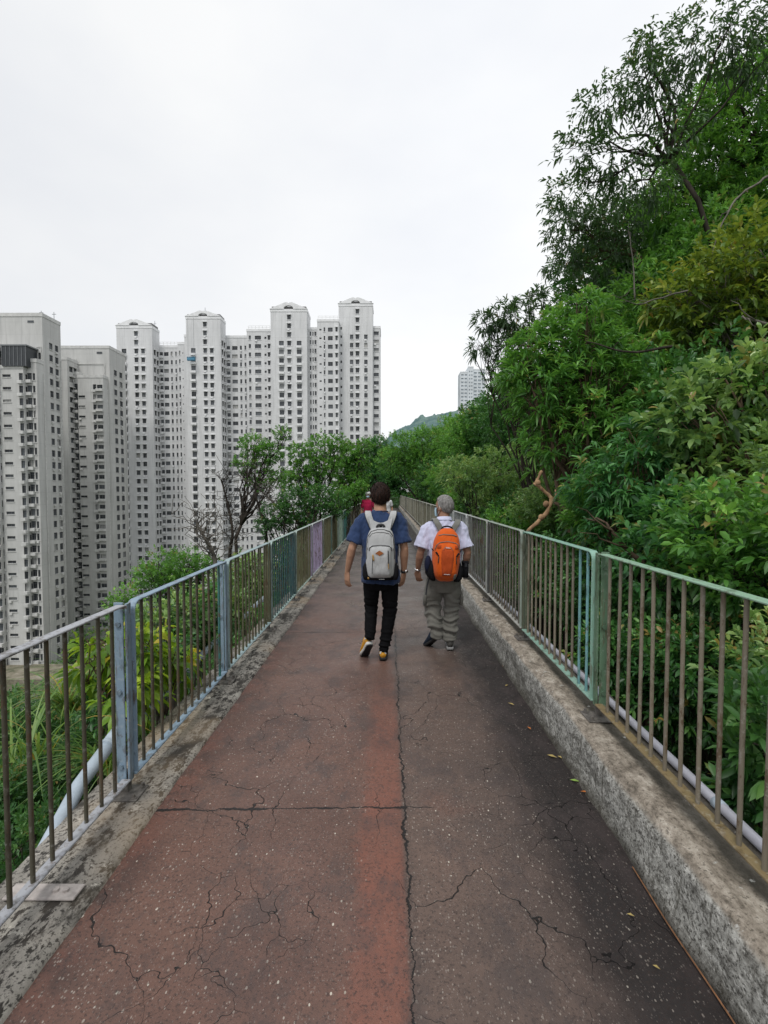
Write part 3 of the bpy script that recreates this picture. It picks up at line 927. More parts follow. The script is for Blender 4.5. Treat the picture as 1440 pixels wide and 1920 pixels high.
def pane_mat(name, c1, c2):
    t = NT(name)
    oi = t.n('ShaderNodeObjectInfo').outputs['Random']; v = t.obj()
    at = t.n('ShaderNodeNewGeometry').outputs['Random Per Island']
    r = t.math('FRACT', t.math('ADD', oi, at))
    col = t.ramp(r, [(0, c1), (.55, c2), (.86, tuple(q * 1.9 for q in c2)), (.97, (.42, .42, .40))])
    return t.done(t.bsdf(col, .32, .5))


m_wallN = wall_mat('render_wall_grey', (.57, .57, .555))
m_wallF = wall_mat('render_wall_light', (.70, .705, .71))  # pale render for the far towers, slight cool distance haze mixed into the colour
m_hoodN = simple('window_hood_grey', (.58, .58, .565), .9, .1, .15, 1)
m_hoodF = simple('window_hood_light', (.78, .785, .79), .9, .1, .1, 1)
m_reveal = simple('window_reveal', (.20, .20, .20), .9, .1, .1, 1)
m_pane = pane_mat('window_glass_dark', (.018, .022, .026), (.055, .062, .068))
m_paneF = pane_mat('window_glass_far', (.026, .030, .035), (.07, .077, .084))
m_frame_w = simple('window_frame_grey', (.20, .21, .22), .6, .3, .1, 5)
m_pipe_w = simple('facade_pipe', (.62, .62, .60), .7, .2, .2, 2)
_wm = {}


def win_mesh(w, h, pm):
    key = (round(w, 2), round(h, 2), pm.name)
    if key in _wm: return _wm[key]
    mb = MB()
    mb.add([(-w / 2, 0, -h / 2), (w / 2, 0, -h / 2), (w / 2, 0, h / 2), (-w / 2, 0, h / 2)], [(0, 1, 2, 3)])
    mb.cur = 1; t = .05
    mb.box(-w / 2, w / 2, -.05, -.003, -h / 2, -h / 2 + t); mb.box(-w / 2, w / 2, -.05, -.003, h / 2 - t, h / 2)
    mb.box(-w / 2, -w / 2 + t, -.048, -.004, -h / 2 + t, h / 2 - t); mb.box(w / 2 - t, w / 2, -.048, -.004, -h / 2 + t, h / 2 - t)
    if w > 1.0:
        for q in ((.5,) if w < 2.2 else (.33, .66)):
            mb.box(-w / 2 + w * q - t / 2, -w / 2 + w * q + t / 2, -.046, -.005, -h / 2 + t, h / 2 - t)
    if h > 1.1: mb.box(-w / 2 + t, w / 2 - t, -.042, -.006, h * .18 - t / 2, h * .18 + t / 2)
    me = mb.mesh('window', [pm, m_frame_w]); _wm[key] = (me, mb); return _wm[key]


class Tower:
    def __init__(s, name, label, base, fh=2.9, near=False, group='pale residential towers across the valley'):
        s.root = tag(empty(name, base), label, 'apartment tower', group)
        s.base = Vector(base); s.mb = MB(); s.wins = []; s.fh = fh
        s.mats = [m_wallN if near else m_wallF, m_hoodN if near else m_hoodF, m_reveal]
        s.pm = m_pane if near else m_paneF

    def facade(s, o, u, width, zb, zt, cols, zf, out):
        """o: lower-left corner (x,y); u: unit direction along the wall; out: outward normal; zf: top of the first floor band
        cols: (f0, f1, h0, h1, kind) fractions of width and of storey height"""
        mb = s.mb; fh = s.fh
        def q(a, z, d=0): return (o[0] + u[0] * a + out[0] * d - s.base.x, o[1] + u[1] * a + out[1] * d - s.base.y, z - s.base.z)
        cols = sorted(cols)
        edges = [0.0]
        a_prev = 0.0
        mb.cur = 0
        def quad(a0, a1, z0, z1):
            if a1 - a0 > 1e-4 and z1 - z0 > 1e-4: mb.add([q(a0, z0), q(a1, z0), q(a1, z1), q(a0, z1)], [(0, 1, 2, 3)])
        for c in cols:
            f0, f1, h0, h1, kind = c[:5]; skip = c[5] if len(c) > 5 else 0
            a0, a1 = f0 * width, f1 * width
            quad(a_prev, a0, zb, zt)
            z = zf - skip * fh; ztop = zt
            while z - fh > zb:
                z0, z1 = z - fh + h0 * fh, z - fh + h1 * fh
                mb.cur = 0
                quad(a0, a1, z1, ztop)
                d = -.28
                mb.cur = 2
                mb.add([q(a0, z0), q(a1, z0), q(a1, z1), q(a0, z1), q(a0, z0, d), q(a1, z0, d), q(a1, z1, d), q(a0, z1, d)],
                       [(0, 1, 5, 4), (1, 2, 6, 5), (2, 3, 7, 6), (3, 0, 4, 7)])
                ce = q((a0 + a1) / 2, (z0 + z1) / 2, d + .01)
                s.wins.append((ce, a1 - a0, z1 - z0, math.atan2(u[1], u[0])))
                mb.cur = 1
                def hb(aa, ab, za, zb_, dd):
                    p0, p1 = q(aa, za), q(ab, zb_)
                    pts = [q(aa, za, .003), q(ab, za, .003), q(ab, za, dd), q(aa, za, dd), q(aa, zb_, .003), q(ab, zb_, .003), q(ab, zb_, dd), q(aa, zb_, dd)]
                    mb.add(pts, [(0, 3, 2, 1), (4, 5, 6, 7), (0, 1, 5, 4), (1, 2, 6, 5), (2, 3, 7, 6), (3, 0, 4, 7)])
                if 's' in kind: hb(a0 - .12, a1 + .12, z0 - .16, z0 - .004, .14)
                if 'h' in kind: hb(a0 - .15, a1 + .15, z1 + .004, z1 + .22, .5)
                if 'b' in kind: hb(a0 - .1, a1 + .1, z0 - .75, z0 - .01, .7)
                if ('a' in kind and random.random() < .45) or ('s' in kind and random.random() < .22): hb(a0 + .1, min(a0 + .8, a1), z0 - .62, z0 - .2, .4)
                ztop = z0; z -= fh
            mb.cur = 0
            quad(a0, a1, zb, ztop)
            a_prev = a1
        quad(a_prev, width, zb, zt)
        mb.cur = 0

    def block(s, x0, x1, y0, y1, zb, zt, front, side, zf, roof=True):
        s.facade((x0, y0), (1, 0), x1 - x0, zb, zt, front, zf, (0, -1))
        s.facade((x1, y0), (0, 1), y1 - y0, zb, zt, side, zf, (1, 0))
        b = s.base; mb = s.mb
        def w(*p): return [(a[0] - b.x, a[1] - b.y, a[2] - b.z) for a in p]
        mb.add(w((x1, y1, zb), (x0, y1, zb), (x0, y1, zt), (x1, y1, zt)), [(0, 1, 2, 3)])
        mb.add(w((x0, y1, zb), (x0, y0, zb), (x0, y0, zt), (x0, y1, zt)), [(0, 1, 2, 3)])
        mb.add(w((x0, y0, zt), (x1, y0, zt), (x1, y1, zt), (x0, y1, zt)), [(0, 1, 2, 3)])
        mb.cur = 1
        o = .12
        for (a0, a1, c0, c1) in ((x0 - o, x1 + o, y0 - o, y0 + .25), (x1 - .25, x1 + o, y0 + .26, y1)):
            mb.box(a0 - b.x, a1 - b.x, c0 - b.y, c1 - b.y, zt - .3 - b.z, zt + .55 - b.z)
        mb.cur = 0

    def gable(s, x0, x1, y0, y1, zt, h):
        """broken pediment with a half-round opening"""
        b = s.base; w = x1 - x0; mb = MB()
        def ring(y):
            pts = [(x0 - .3, zt), (x0 + w * .40, zt + h), (x0 + w * .46, zt + h), (x0 + w * .5, zt + h * .86), (x0 + w * .54, zt + h), (x0 + w * .60, zt + h), (x1 + .3, zt)]
            arc = [(x0 + w * .5 + w * .13 * math.cos(a), zt + h * .12 + h * .42 * math.sin(a)) for a in np.linspace(0, PI, 9)]
            pts += [(arc[0][0], zt)] + arc + [(arc[-1][0], zt)]
            return [(p[0] - b.x, y - b.y, p[1] - b.z) for p in pts]
        r0, r1 = ring(y0 - .3), ring(y0 + .5); n = len(r0)
        mb.add(r0 + r1, [tuple(range(n)), tuple(reversed(range(n, 2 * n)))] + [(i, i + n, (i + 1) % n + n, (i + 1) % n) for i in range(n)])
        mb.build('pediment', s.mats[1], s.root)
        mb = MB(); mb.box(x0 + .3 - b.x, x1 - .3 - b.x, y0 + .6 - b.y, y1 - .3 - b.y, zt - b.z, zt + .5 * h - b.z)
        mb.build('roof', m_reveal, s.root)

    def mast(s, x, y, z, h):
        mb = MB(); b = s.base
        mb.tube([(x - b.x, y - b.y, z - b.z), (x - b.x, y - b.y, z + h - b.z)], .07, 5)
        mb.box(x - .5 - b.x, x + .5 - b.x, y - .04 - b.y, y + .04 - b.y, z + h * .7 - b.z, z + h * .7 + .1 - b.z)
        mb.build('mast', m_frame_w, s.root)

    def railing(s, x0, x1, y, z):
        mb = MB(); b = s.base
        for q in (.55, 1.1): mb.box(x0 - b.x, x1 - b.x, y - b.y, y + .06 - b.y, z + q - b.z, z + q + .07 - b.z)
        n = max(2, int((x1 - x0) / 1.2))
        for i in range(n + 1):
            x = x0 + (x1 - x0) * i / n
            mb.box(x - .04 - b.x, x + .04 - b.x, y - .07 - b.y, y - .003 - b.y, z - b.z, z + 1.1 - b.z)
        mb.build('roof_railing', m_pipe_w, s.root)

    def pipes(s, pts_list, r=.09):
        mb = MB(); b = s.base
        for pts in pts_list: mb.tube([(p[0] - b.x, p[1] - b.y, p[2] - b.z) for p in pts], r, 6)
        mb.build('facade_pipe', m_pipe_w, s.root)

    def finish(s, nmax=100):
        s.mb.build('wall', s.mats, s.root)
        ws = sorted(s.wins, key=lambda a: (-round(a[1] * a[2], 1) * (1 if a[0][2] + s.base.z > -20 else .1), -a[0][2]))
        for ce, w, h, rz in ws[:nmax]:
            me, _ = win_mesh(w, h, s.pm)
            o = link('window', me, s.root); o.location = ce; o.rotation_euler = (0, 0, rz)
        if ws[nmax:]:
            mb = MB()
            for ce, w, h, rz in ws[nmax:]:
                _, src = win_mesh(w, h, s.pm)
                M = Matrix.Translation(ce) @ Matrix.Rotation(rz, 4, 'Z')
                n = len(mb.v); mb.v.extend([tuple(M @ Vector(q)) for q in src.v])
                mb.f.extend([tuple(i + n for i in f) for f in src.f]); mb.m.extend(src.m)
            o = mb.build('window_rows', [s.pm, m_frame_w], s.root); o['kind'] = 'stuff'


GZ = -42.0
def px_x(px, Y): return P(px, 900, Y).x
def px_z(py, Y): return P(450, py, Y).z

FRONT_A = [(.14, .27, .22, .82, 'sba', 2), (.50, .60, .26, .80, 'sh', 0), (.69, .79, .26, .80, 'sh', 2)]
SIDE_A = [(.20, .42, .24, .80, 'h', 2), (.60, .80, .24, .80, 'h', 2)]
# first gabled tower
def gabled(label, pl, pr, ytop, yap, Y, dep, front, side, zskip=.8):
    b = (0, 0, 0)
    x0, x1 = px_x(pl, Y), px_x(pr, Y); zt = px_z(ytop, Y)
    T = Tower('apartment_tower', label, ((x0 + x1) / 2, Y + dep / 2, GZ))
    T.block(x0, x1, Y, Y + dep, GZ, zt, front, side, zt - zskip)
    T.gable(x0, x1, Y, Y + dep, zt + .55, max(1.6, (ytop - yap) / F * Y))
    return T, x0, x1, zt

T, x0, x1, zt = gabled('gabled white tower left of all other gabled towers, beside the grey blocks', 224, 290, 613, 602, 170, 5.5, FRONT_A, SIDE_A)
Yw = 175.5
w0, w1, w2 = x1 - 1, px_x(340, Yw), px_x(354, Yw)
T.block(w0, w1, Yw, Yw + 9, GZ, px_z(650, Yw), [(.14, .27, .3, .75, 'b'), (.32, .52, .3, .75, ''), (.62, .70, .3, .8, 's'), (.82, .89, .3, .8, 's')], [], px_z(656, Yw))
T.block(w1 + .003, w2, Yw - 1.2, Yw + 9, GZ, px_z(646, Yw), [(.15, .34, .3, .8, 's'), (.6, .7, .45, .6, '')], [], px_z(656, Yw))
T.railing(w0 + 1, w1 - .5, Yw + .3, px_z(650, Yw) + .6); T.mast(x1 - 1.5, Yw, zt + .5, 3.4)
T.finish()

T, x0, x1, zt = gabled('gabled white tower with the small blue maintenance cradle hanging on it', 353, 417, 596, 586, 171, 5.5,
                       [(.14, .27, .22, .82, 'sba', 3), (.50, .60, .26, .80, 'sh', 0), (.69, .79, .26, .80, 'sh', 3)], SIDE_A)
gx, gz = x0 + (x1 - x0) * .2, px_z(672, 170)
T.block(x0 - 1.2, x0 - .003, 172.5, 178, GZ, px_z(630, 172.5), [], [], 0)
w0, w1, w2 = x1 - 1, px_x(467, 177), px_x(511, 176)
T.block(w0, w1, 177, 186, GZ, px_z(632, 177), [(.14, .27, .3, .75, 'b'), (.36, .58, .3, .75, ''), (.68, .76, .3, .8, 's'), (.87, .94, .3, .8, 's')], [], px_z(645, 177))
T.block(w1 + .003, w2, 176, 186, GZ, px_z(620, 176), [(.08, .17, .3, .8, 's'), (.33, .58, .3, .78, 's'), (.72, .80, .4, .65, ''), (.86, .95, .3, .8, 'h')], [], px_z(626, 176))
T.railing(w1 + .5, w2 - .5, 176.3, px_z(620, 176) + .6); T.mast(x0 + 5.5, 174, zt + .5, 4)
T.finish()

T, x0, x1, zt = gabled('gabled white tower third from the left, stained upper walls, three window columns', 510, 577, 583, 571, 172, 8,
                       [(.23, .36, .24, .82, 'sb', 3), (.46, .56, .26, .80, 'sh', 0), (.72, .85, .24, .82, 'sb', 3)], [])
w1, w2 = px_x(597, 175), px_x(636, 174)
T.block(x1 + .003, w1, 175, 184, GZ, px_z(617, 175), [(.15, .32, .3, .8, 's'), (.45, .56, .3, .8, ''), (.66, .86, .3, .8, 's')], [], px_z(619, 175))
T.block(w1 + .003, w2, 174, 184, GZ, px_z(602, 174), [(.10, .20, .45, .62, ''), (.30, .37, .3, .8, 's'), (.50, .72, .3, .78, ''), (.85, .95, .3, .8, 'h')], [], px_z(611, 174))
T.railing(w1 + .3, w2 - .3, 174.3, px_z(602, 174) + .6)
T.finish()

T, x0, x1, zt = gabled('gabled white tower on the far right of the row, next to the haze-covered hill', 636, 699, 573, 562, 178, 8,
                       [(.05, .10, .4, .7, '', 2), (.33, .43, .26, .80, 's', 3), (.50, .60, .26, .80, 'sh', 0), (.75, .85, .26, .80, 's', 3)], [])
w2 = px_x(713, 180)
T.block(x1 + .003, w2, 180, 190, GZ, px_z(615, 180), [(.12, .80, .30, .74, 's')], [], px_z(618, 180))
T.finish()

# blue maintenance cradle
root = tag(empty('maintenance_cradle', (gx, 169.2, gz)), 'tiny blue maintenance cradle hanging in front of the second gabled tower', 'cradle')
m_blue = simple('cradle_blue', (.08, .24, .36), .6, .3, .2, 5)
mb = MB(); mb.box(-1.3, 1.3, -.4, .4, -.9, -.75)
for z in (-.3, .15): mb.box(-1.3, 1.3, -.44, -.36, z, z + .12); mb.box(-1.3, 1.3, .36, .44, z, z + .12)
for x in (-1.3, -.45, .45, 1.22): mb.box(x, x + .08, -.35, .35, -.75, .3)
mb.box(-1.2, 1.2, -.47, -.445, -.75, -.1)
mb.build('basket', m_blue, root)
mb = MB()
for x in (-1.0, 1.0): mb.tube([(x, 0, .3), (x, 0, px_z(597, 170) - gz)], .04, 5)
mb.build('cable', m_frame_w, root)

# grey stepped blocks on the left ---------------------------------------------
Y1 = 121
xr = px_x(87, Y1)
T = Tower('apartment_block', 'grey stepped block nearest on the far left with a dark glass rooftop bay', (xr - 6, Y1 + 3, GZ), near=True, group='grey stepped apartment blocks on the left')
zt = px_z(590, Y1); zf = px_z(654, Y1)
T.block(px_x(-160, Y1), xr, Y1, Y1 + 6.7, GZ, zt, [(.905, .915, .2, .75, '', 1), (.965, .985, .2, .72, 'sa', 0)], [(.34, .52, .24, .78, 's', -1), (.66, .84, .24, .78, 'sa', -1)], zf)
# small slots high on the parapet storey
for px_ in (66,):
    T.wins.append(((px_x(px_, Y1) - T.base.x, Y1 - .05 - T.base.y, px_z(602, Y1) - T.base.z), 1.5, .5, 0))
a0, a1 = px_x(56, 118.6), px_x(74, 118.6)
T.block(a0, a1, 118.6, Y1 - .003, GZ, px_z(676, 118.6), [(.02, .50, .24, .80, 'b'), (.60, .84, .22, .78, 's')], [], px_z(694, 118.6))
b0, b1 = px_x(4, 117.4), a0 - .004
T.block(b0, b1, 117.4, Y1 - .004, GZ, px_z(688, 117.4), [(.14, .48, .48, .70, 's'), (.82, .98, .20, .80, 'b')], [(.2, .8, .3, .78, 's')], px_z(694, 117.4))
c0 = px_x(-80, 116.5)
T.block(c0, b0 - .004, 116.5, Y1 - .005, GZ, px_z(645, 116.5), [(.84, .99, .25, .85, 'b'), (.55, .75, .3, .8, 'b')], [(.15, .85, .3, .85, 's')], px_z(650, 116.5))
mb = MB(); bx = T.base
g0, g1 = px_x(12, 117.2), px_x(56, 117.2)
mb.box(g0 - bx.x, g1 - bx.x, 117.0 - bx.y, 120.8 - bx.y, px_z(686, 117.2) - bx.z, px_z(648, 117.2) - bx.z)
mb.build('rooftop_glass_bay', simple('dark_glass_bay', (.035, .04, .045), .3, .5, .3, 1), T.root)
mb = MB()
mb.box(g0 - .2 - bx.x, g1 + .3 - bx.x, 116.8 - bx.y, 120.9 - bx.y, px_z(648, 117.2) - bx.z, px_z(645.5, 117.2) - bx.z)
for i in range(7):
    x = g0 + (g1 - g0) * i / 6; mb.box(x - .05 - bx.x, x + .05 - bx.x, 116.9 - bx.y, 116.995 - bx.y, px_z(686, 117.2) - bx.z, px_z(648, 117.2) - bx.z - .003)
mb.build('bay_frame', m_frame_w, T.root)
xp = px_x(84.5, Y1)
T.pipes([[(xp, Y1 - .15, GZ), (xp, Y1 - .15, px_z(650, Y1)), (xp - 1.2, Y1 - .15, px_z(650, Y1))], [(xp + .5, Y1 - .15, GZ), (xp + .5, Y1 - .15, px_z(700, Y1))],
         [(px_x(73, Y1) , Y1 - .15, px_z(676, Y1)), (px_x(60, Y1), Y1 - .15, px_z(676, Y1))]])
T.pipes([[(xr + .15, Y1 + 6.3, GZ), (xr + .15, Y1 + 6.3, zt - 9)], [(xr + .15, Y1 + 5.9, GZ), (xr + .15, Y1 + 5.9, zt - 14)]])
T.mast(px_x(70, Y1), Y1 + 3, zt + .5, 1.6); T.mast(xr - .4, Y1 + 5, zt + .5, 2)
T.finish()

Y2 = 149
xr = px_x(210, Y2)
T = Tower('apartment_block', 'grey stepped block between the nearest block and the gabled towers, roof pipes on its wall', (xr - 6, Y2 + 4, GZ), near=True, group='grey stepped apartment blocks on the left')
zt = px_z(651, Y2); zf = px_z(704, Y2)
T.block(px_x(119, Y2), xr, Y2, Y2 + 9, GZ, zt, [(.87, .93, .2, .78, 's', -0)], [(.26, .44, .22, .80, 's', -1), (.60, .78, .22, .80, 'sa', -1)], zf)
T.wins.append(((px_x(192, Y2) - T.base.x, Y2 - .05 - T.base.y, px_z(661, Y2) - T.base.z), 1.6, .6, 0))
a0, a1 = px_x(150, 146.5), px_x(197, 146.5)
T.block(a0, a1, 146.5, Y2 - .003, GZ, px_z(706, 146.5), [(.02, .28, .46, .68, 's', 1), (.60, .73, .24, .78, 'b'), (.76, .98, .34, .74, 'b')], [], px_z(716, 146.5))
b0, b1 = px_x(139, 147), a0 - .004
T.block(b0, b1, 147, Y2 - .004, GZ, px_z(700, 147), [(.18, .88, .20, .85, 'b')], [], px_z(716, 147))
c1 = px_x(131, 144)
T.block(px_x(118, 144), c1, 144, Y2 - .005, GZ, px_z(672, 144), [], [(.2, .5, .25, .75, 'h'), (.6, .85, .25, .75, 'h')], px_z(680, 144))
pp = []
for px_ in (124, 128, 134, 136.5):
    x = px_x(px_, 146); pp.append([(x, 143.8 if px_ < 130 else 148.7, GZ), (x, 143.8 if px_ < 130 else 148.7, px_z(668, 147) if px_ > 125 else px_z(690, 147))])
x = px_x(206, Y2)
pp.append([(x, Y2 - .2, GZ), (x, Y2 - .2, px_z(709, Y2)), (px_x(190, Y2), Y2 - .2, px_z(709, Y2)), (px_x(190, Y2), Y2 - .2, px_z(716, Y2))])
pp.append([(px_x(150, Y2), Y2 - .2, px_z(682, Y2)), (px_x(201, Y2), Y2 - .2, px_z(682, Y2)), (px_x(201, Y2), Y2 - .2, GZ)])
T.pipes(pp, .11)
T.pipes([[(xr + .2, Y2 + 8.6, GZ), (xr + .2, Y2 + 8.6, zt - 20)]], .12)
T.railing(px_x(120, Y2), px_x(135, Y2), Y2 - 4, px_z(671, Y2 - 4))
T.finish()

# far hazy tower on the hill
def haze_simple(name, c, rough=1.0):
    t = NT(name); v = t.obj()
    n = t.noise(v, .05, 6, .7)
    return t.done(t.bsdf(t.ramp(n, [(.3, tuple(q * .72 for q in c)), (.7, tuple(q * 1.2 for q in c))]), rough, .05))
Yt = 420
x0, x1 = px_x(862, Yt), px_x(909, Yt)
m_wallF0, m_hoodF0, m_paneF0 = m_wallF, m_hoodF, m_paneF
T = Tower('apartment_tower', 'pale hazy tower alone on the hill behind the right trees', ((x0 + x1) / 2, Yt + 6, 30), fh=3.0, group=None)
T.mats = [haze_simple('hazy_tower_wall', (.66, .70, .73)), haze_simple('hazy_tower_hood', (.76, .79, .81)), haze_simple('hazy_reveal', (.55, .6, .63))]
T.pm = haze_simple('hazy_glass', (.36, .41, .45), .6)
xm = x0 + (x1 - x0) * .30; xn = x0 + (x1 - x0) * .52
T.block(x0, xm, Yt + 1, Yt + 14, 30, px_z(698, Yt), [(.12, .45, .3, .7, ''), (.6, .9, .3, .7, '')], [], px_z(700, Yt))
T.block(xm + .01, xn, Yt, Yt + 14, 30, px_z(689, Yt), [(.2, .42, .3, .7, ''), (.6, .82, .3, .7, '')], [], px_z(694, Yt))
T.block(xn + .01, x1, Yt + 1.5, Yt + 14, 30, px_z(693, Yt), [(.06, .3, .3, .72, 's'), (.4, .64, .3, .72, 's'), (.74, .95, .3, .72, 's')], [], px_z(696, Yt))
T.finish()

# distant wooded hill in haze
def hz(x, y):
    r = ((x - 80) / 170.0) ** 2 + ((y - 700) / 230.0) ** 2
    z = -43 + 143 * np.exp(-r * 1.0)
    z = z + 22 * np.exp(-(((x - 190) / 100) ** 2 + ((y - 640) / 230) ** 2))
    nn = np.array([noise.fractal(Vector((a * .035, b * .02, 0)), 1, 2, 5) for a, b in zip(np.ravel(x), np.ravel(y))]).reshape(np.shape(x))
    n2 = np.array([noise.noise(Vector((a * .16, b * .12, 3))) for a, b in zip(np.ravel(x), np.ravel(y))]).reshape(np.shape(x))
    return z + nn * 9 + n2 * 4.5
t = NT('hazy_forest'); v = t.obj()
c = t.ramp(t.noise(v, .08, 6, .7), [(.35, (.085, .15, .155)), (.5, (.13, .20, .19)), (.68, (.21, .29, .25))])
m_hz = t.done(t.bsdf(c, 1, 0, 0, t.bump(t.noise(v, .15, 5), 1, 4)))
grid_obj('distant_hill', np.linspace(-460, 460, 260), np.linspace(480, 900, 90), hz, m_hz)
# ------------------------------------------------------------------ people
m_skin = simple('skin_tan', (.42, .235, .155), .55, .35, .12, 20, .15, 200, dist=.001)
m_skin2 = simple('skin_brown', (.33, .175, .115), .55, .35, .15, 20, .15, 200, dist=.001)


def hair_mat(name, c1, c2, sc=70):
    t = NT(name); v = t.obj()
    n = t.noise(t.scale(v, 1, 1, .16), sc, 4, .75)
    c = t.ramp(n, [(.38, c1), (.62, c2)])
    return t.done(t.bsdf(c, .6, .22, 0, t.bump(n, .8, .006)))


m_hair = hair_mat('hair_dark_brown', (.006, .004, .0035), (.040, .017, .011))
m_hairg = hair_mat('hair_grey', (.11, .105, .10), (.33, .32, .31), 110)
m_eye = simple('eye_dark', (.02, .015, .012), .2, .5)


def hand(mb, w, d, side, curl=.35, s=1.0, palm_n=None):
    """w wrist, d direction of the hand; side +1/-1: where the thumb leaves; palm_n: normal of the back of the hand"""
    w = Vector(w); d = Vector(d).normalized()
    n = Vector(palm_n or (side, 0, 0)); n = (n - d * n.dot(d)).normalized()
    a = d.cross(n).normalized()      # across the palm
    if a.y < 0: a = -a               # index finger side points forward (+y)
    for k in range(5):               # palm
        f = k / 4
        mb.ell(w + d * (.015 + .075 * f) * s, (.001, .001, .001), 4, 3)
    pal = [w + d * s * q for q in (-.01, .02, .055, .088)]
    wd = (.026, .034, .040, .038); tk = (.020, .017, .015, .013)
    V = []; seg = 12
    for c, x, y in zip(pal, wd, tk):
        for k in range(seg):
            t = 2 * PI * k / seg; V.append(c + a * x * s * math.cos(t) + n * y * s * math.sin(t))
    Fc = [(i * seg + k, i * seg + (k + 1) % seg, (i + 1) * seg + (k + 1) % seg, (i + 1) * seg + k) for i in range(3) for k in range(seg)]
    Fc += [tuple(reversed(range(seg))), tuple(3 * seg + k for k in range(seg))]
    mb.add(V, Fc)
    for i, (off, ln) in enumerate(((.030, .070), (.010, .080), (-.011, .074), (-.031, .058))):
        p = w + d * .080 * s + a * off * s
        pts = [p]; ang = 0; dirn = d
        for j, fr in enumerate((.45, .32, .23)):
            ang += curl * (1.0 + .15 * i) * (.8 + .35 * j)
            dirn = (d * math.cos(ang) - n * math.sin(ang) + a * off * 1.5).normalized()
            pts.append(pts[-1] + dirn * ln * fr * s)
        mb.capsule(pts, [.0088 * s, .0083 * s, .0077 * s, .0066 * s], 8)
    th = [w + d * .018 * s + a * .022 * s, w + d * .045 * s + a * .045 * s - n * .010 * s, w + d * .070 * s + a * .052 * s - n * .022 * s, w + d * .090 * s + a * .050 * s - n * .032 * s]
    mb.capsule(th, [.0125 * s, .0105 * s, .0095 * s, .008 * s], 8)


def make_body(root, M, mat, voxel=.006):
    """M: dict of joints. one continuous surface with head, face, ears, limbs and fingers"""
    mb = MB()
    hc = Vector(M['head']); rot = Matrix.Rotation(M.get('turn', 0), 3, 'Z')
    g = M.get('hs', 1.0)
    mb.ell(hc + Vector((0, -.006, .012)) * g, (.076 * g, .096 * g, .105 * g), 20, 14, rot)
    mb.ell(hc + rot @ Vector((0, .022, -.045)) * g, (.058 * g, .068 * g, .072 * g), 16, 12, rot)   # jaw
    mb.ell(hc + rot @ Vector((0, .098, -.022)) * g, (.012 * g, .020 * g, .020 * g), 10, 8, rot)    # nose
    mb.ell(hc + rot @ Vector((0, .085, -.060)) * g, (.024 * g, .012 * g, .010 * g), 10, 6, rot)    # lips
    mb.ell(hc + rot @ Vector((0, .076, -.092)) * g, (.022 * g, .018 * g, .014 * g), 10, 6, rot)    # chin
    mb.ell(hc + rot @ Vector((0, .080, .022)) * g, (.050 * g, .014 * g, .010 * g), 12, 6, rot)     # brow
    for s in (-1, 1):
        mb.ell(hc + rot @ Vector((s * .079, -.002, -.018)) * g, (.010 * g, .019 * g, .031 * g), 10, 8, rot)
    nb = Vector(M['neck'])
    mb.capsule([nb + Vector((0, -.004, -.03)), nb.lerp(hc, .35), hc + Vector((0, -.015, -.05))], [.064 * g, .057 * g, .056 * g], 14)
    mb.loft(M['torso'], 20)
    for s in ('L', 'R'):
        sh, el, wr = [Vector(q) for q in M['arm' + s]]
        m1 = sh.lerp(el, .35); m2 = el.lerp(wr, .25)
        k = M.get('armk', 1.0)
        mb.capsule([sh, m1, sh.lerp(el, .8), el, m2, el.lerp(wr, .7), wr], [.043 * k, .046 * k, .042 * k, .039 * k, .042 * k, .032 * k, .025 * k], 12)
        hand(mb, wr, M['hand' + s], -1 if s == 'L' else 1, M.get('curl', .35), M.get('hsz', 1.0), M.get('palm' + s))
        hp, kn, an = [Vector(q) for q in M['leg' + s]]
        mb.capsule([hp, hp.lerp(kn, .4), kn, kn.lerp(an, .3), an], [.082, .072, .052, .052, .036], 12)
    body = remeshed(mb, 'body', mat, voxel, root, 3)
    for s in (-1, 1):
        mb = MB(); mb.ell(hc + rot @ Vector((s * .030, .083, .000)) * g, (.011, .008, .008), 10, 8)
        mb.build('eye', m_eye, body, True)
    return body


def fold(amp, sc=9, zs=1.0, off=0):
    def f(c):
        q = Vector((c.x * sc + off, c.y * sc, c.z * sc * zs))
        return amp * (noise.noise(q) + .5 * abs(noise.noise(q * 2.3)) + .3 * noise.noise(q * 4))
    return f


def band_folds(amp, freq, z0, z1, off=0, base=.004):
    """soft creases ringing a leg, strongest near the hem and knee"""
    def f(c):
        q = Vector((c.x * 6 + off, c.y * 6, c.z * 5))
        w = max(0, 1 - abs(c.z - z0) / .22) + .8 * max(0, 1 - abs(c.z - z1) / .15)
        ph = c.z * freq + 3.2 * noise.noise(q * 1.3) + c.x * 9
        return amp * min(1, w) * (math.sin(ph) * .6 + .4 * math.sin(ph * 1.9 + 1)) + base * (noise.noise(q * 1.6) + .5 * noise.noise(q * 4))
    return f


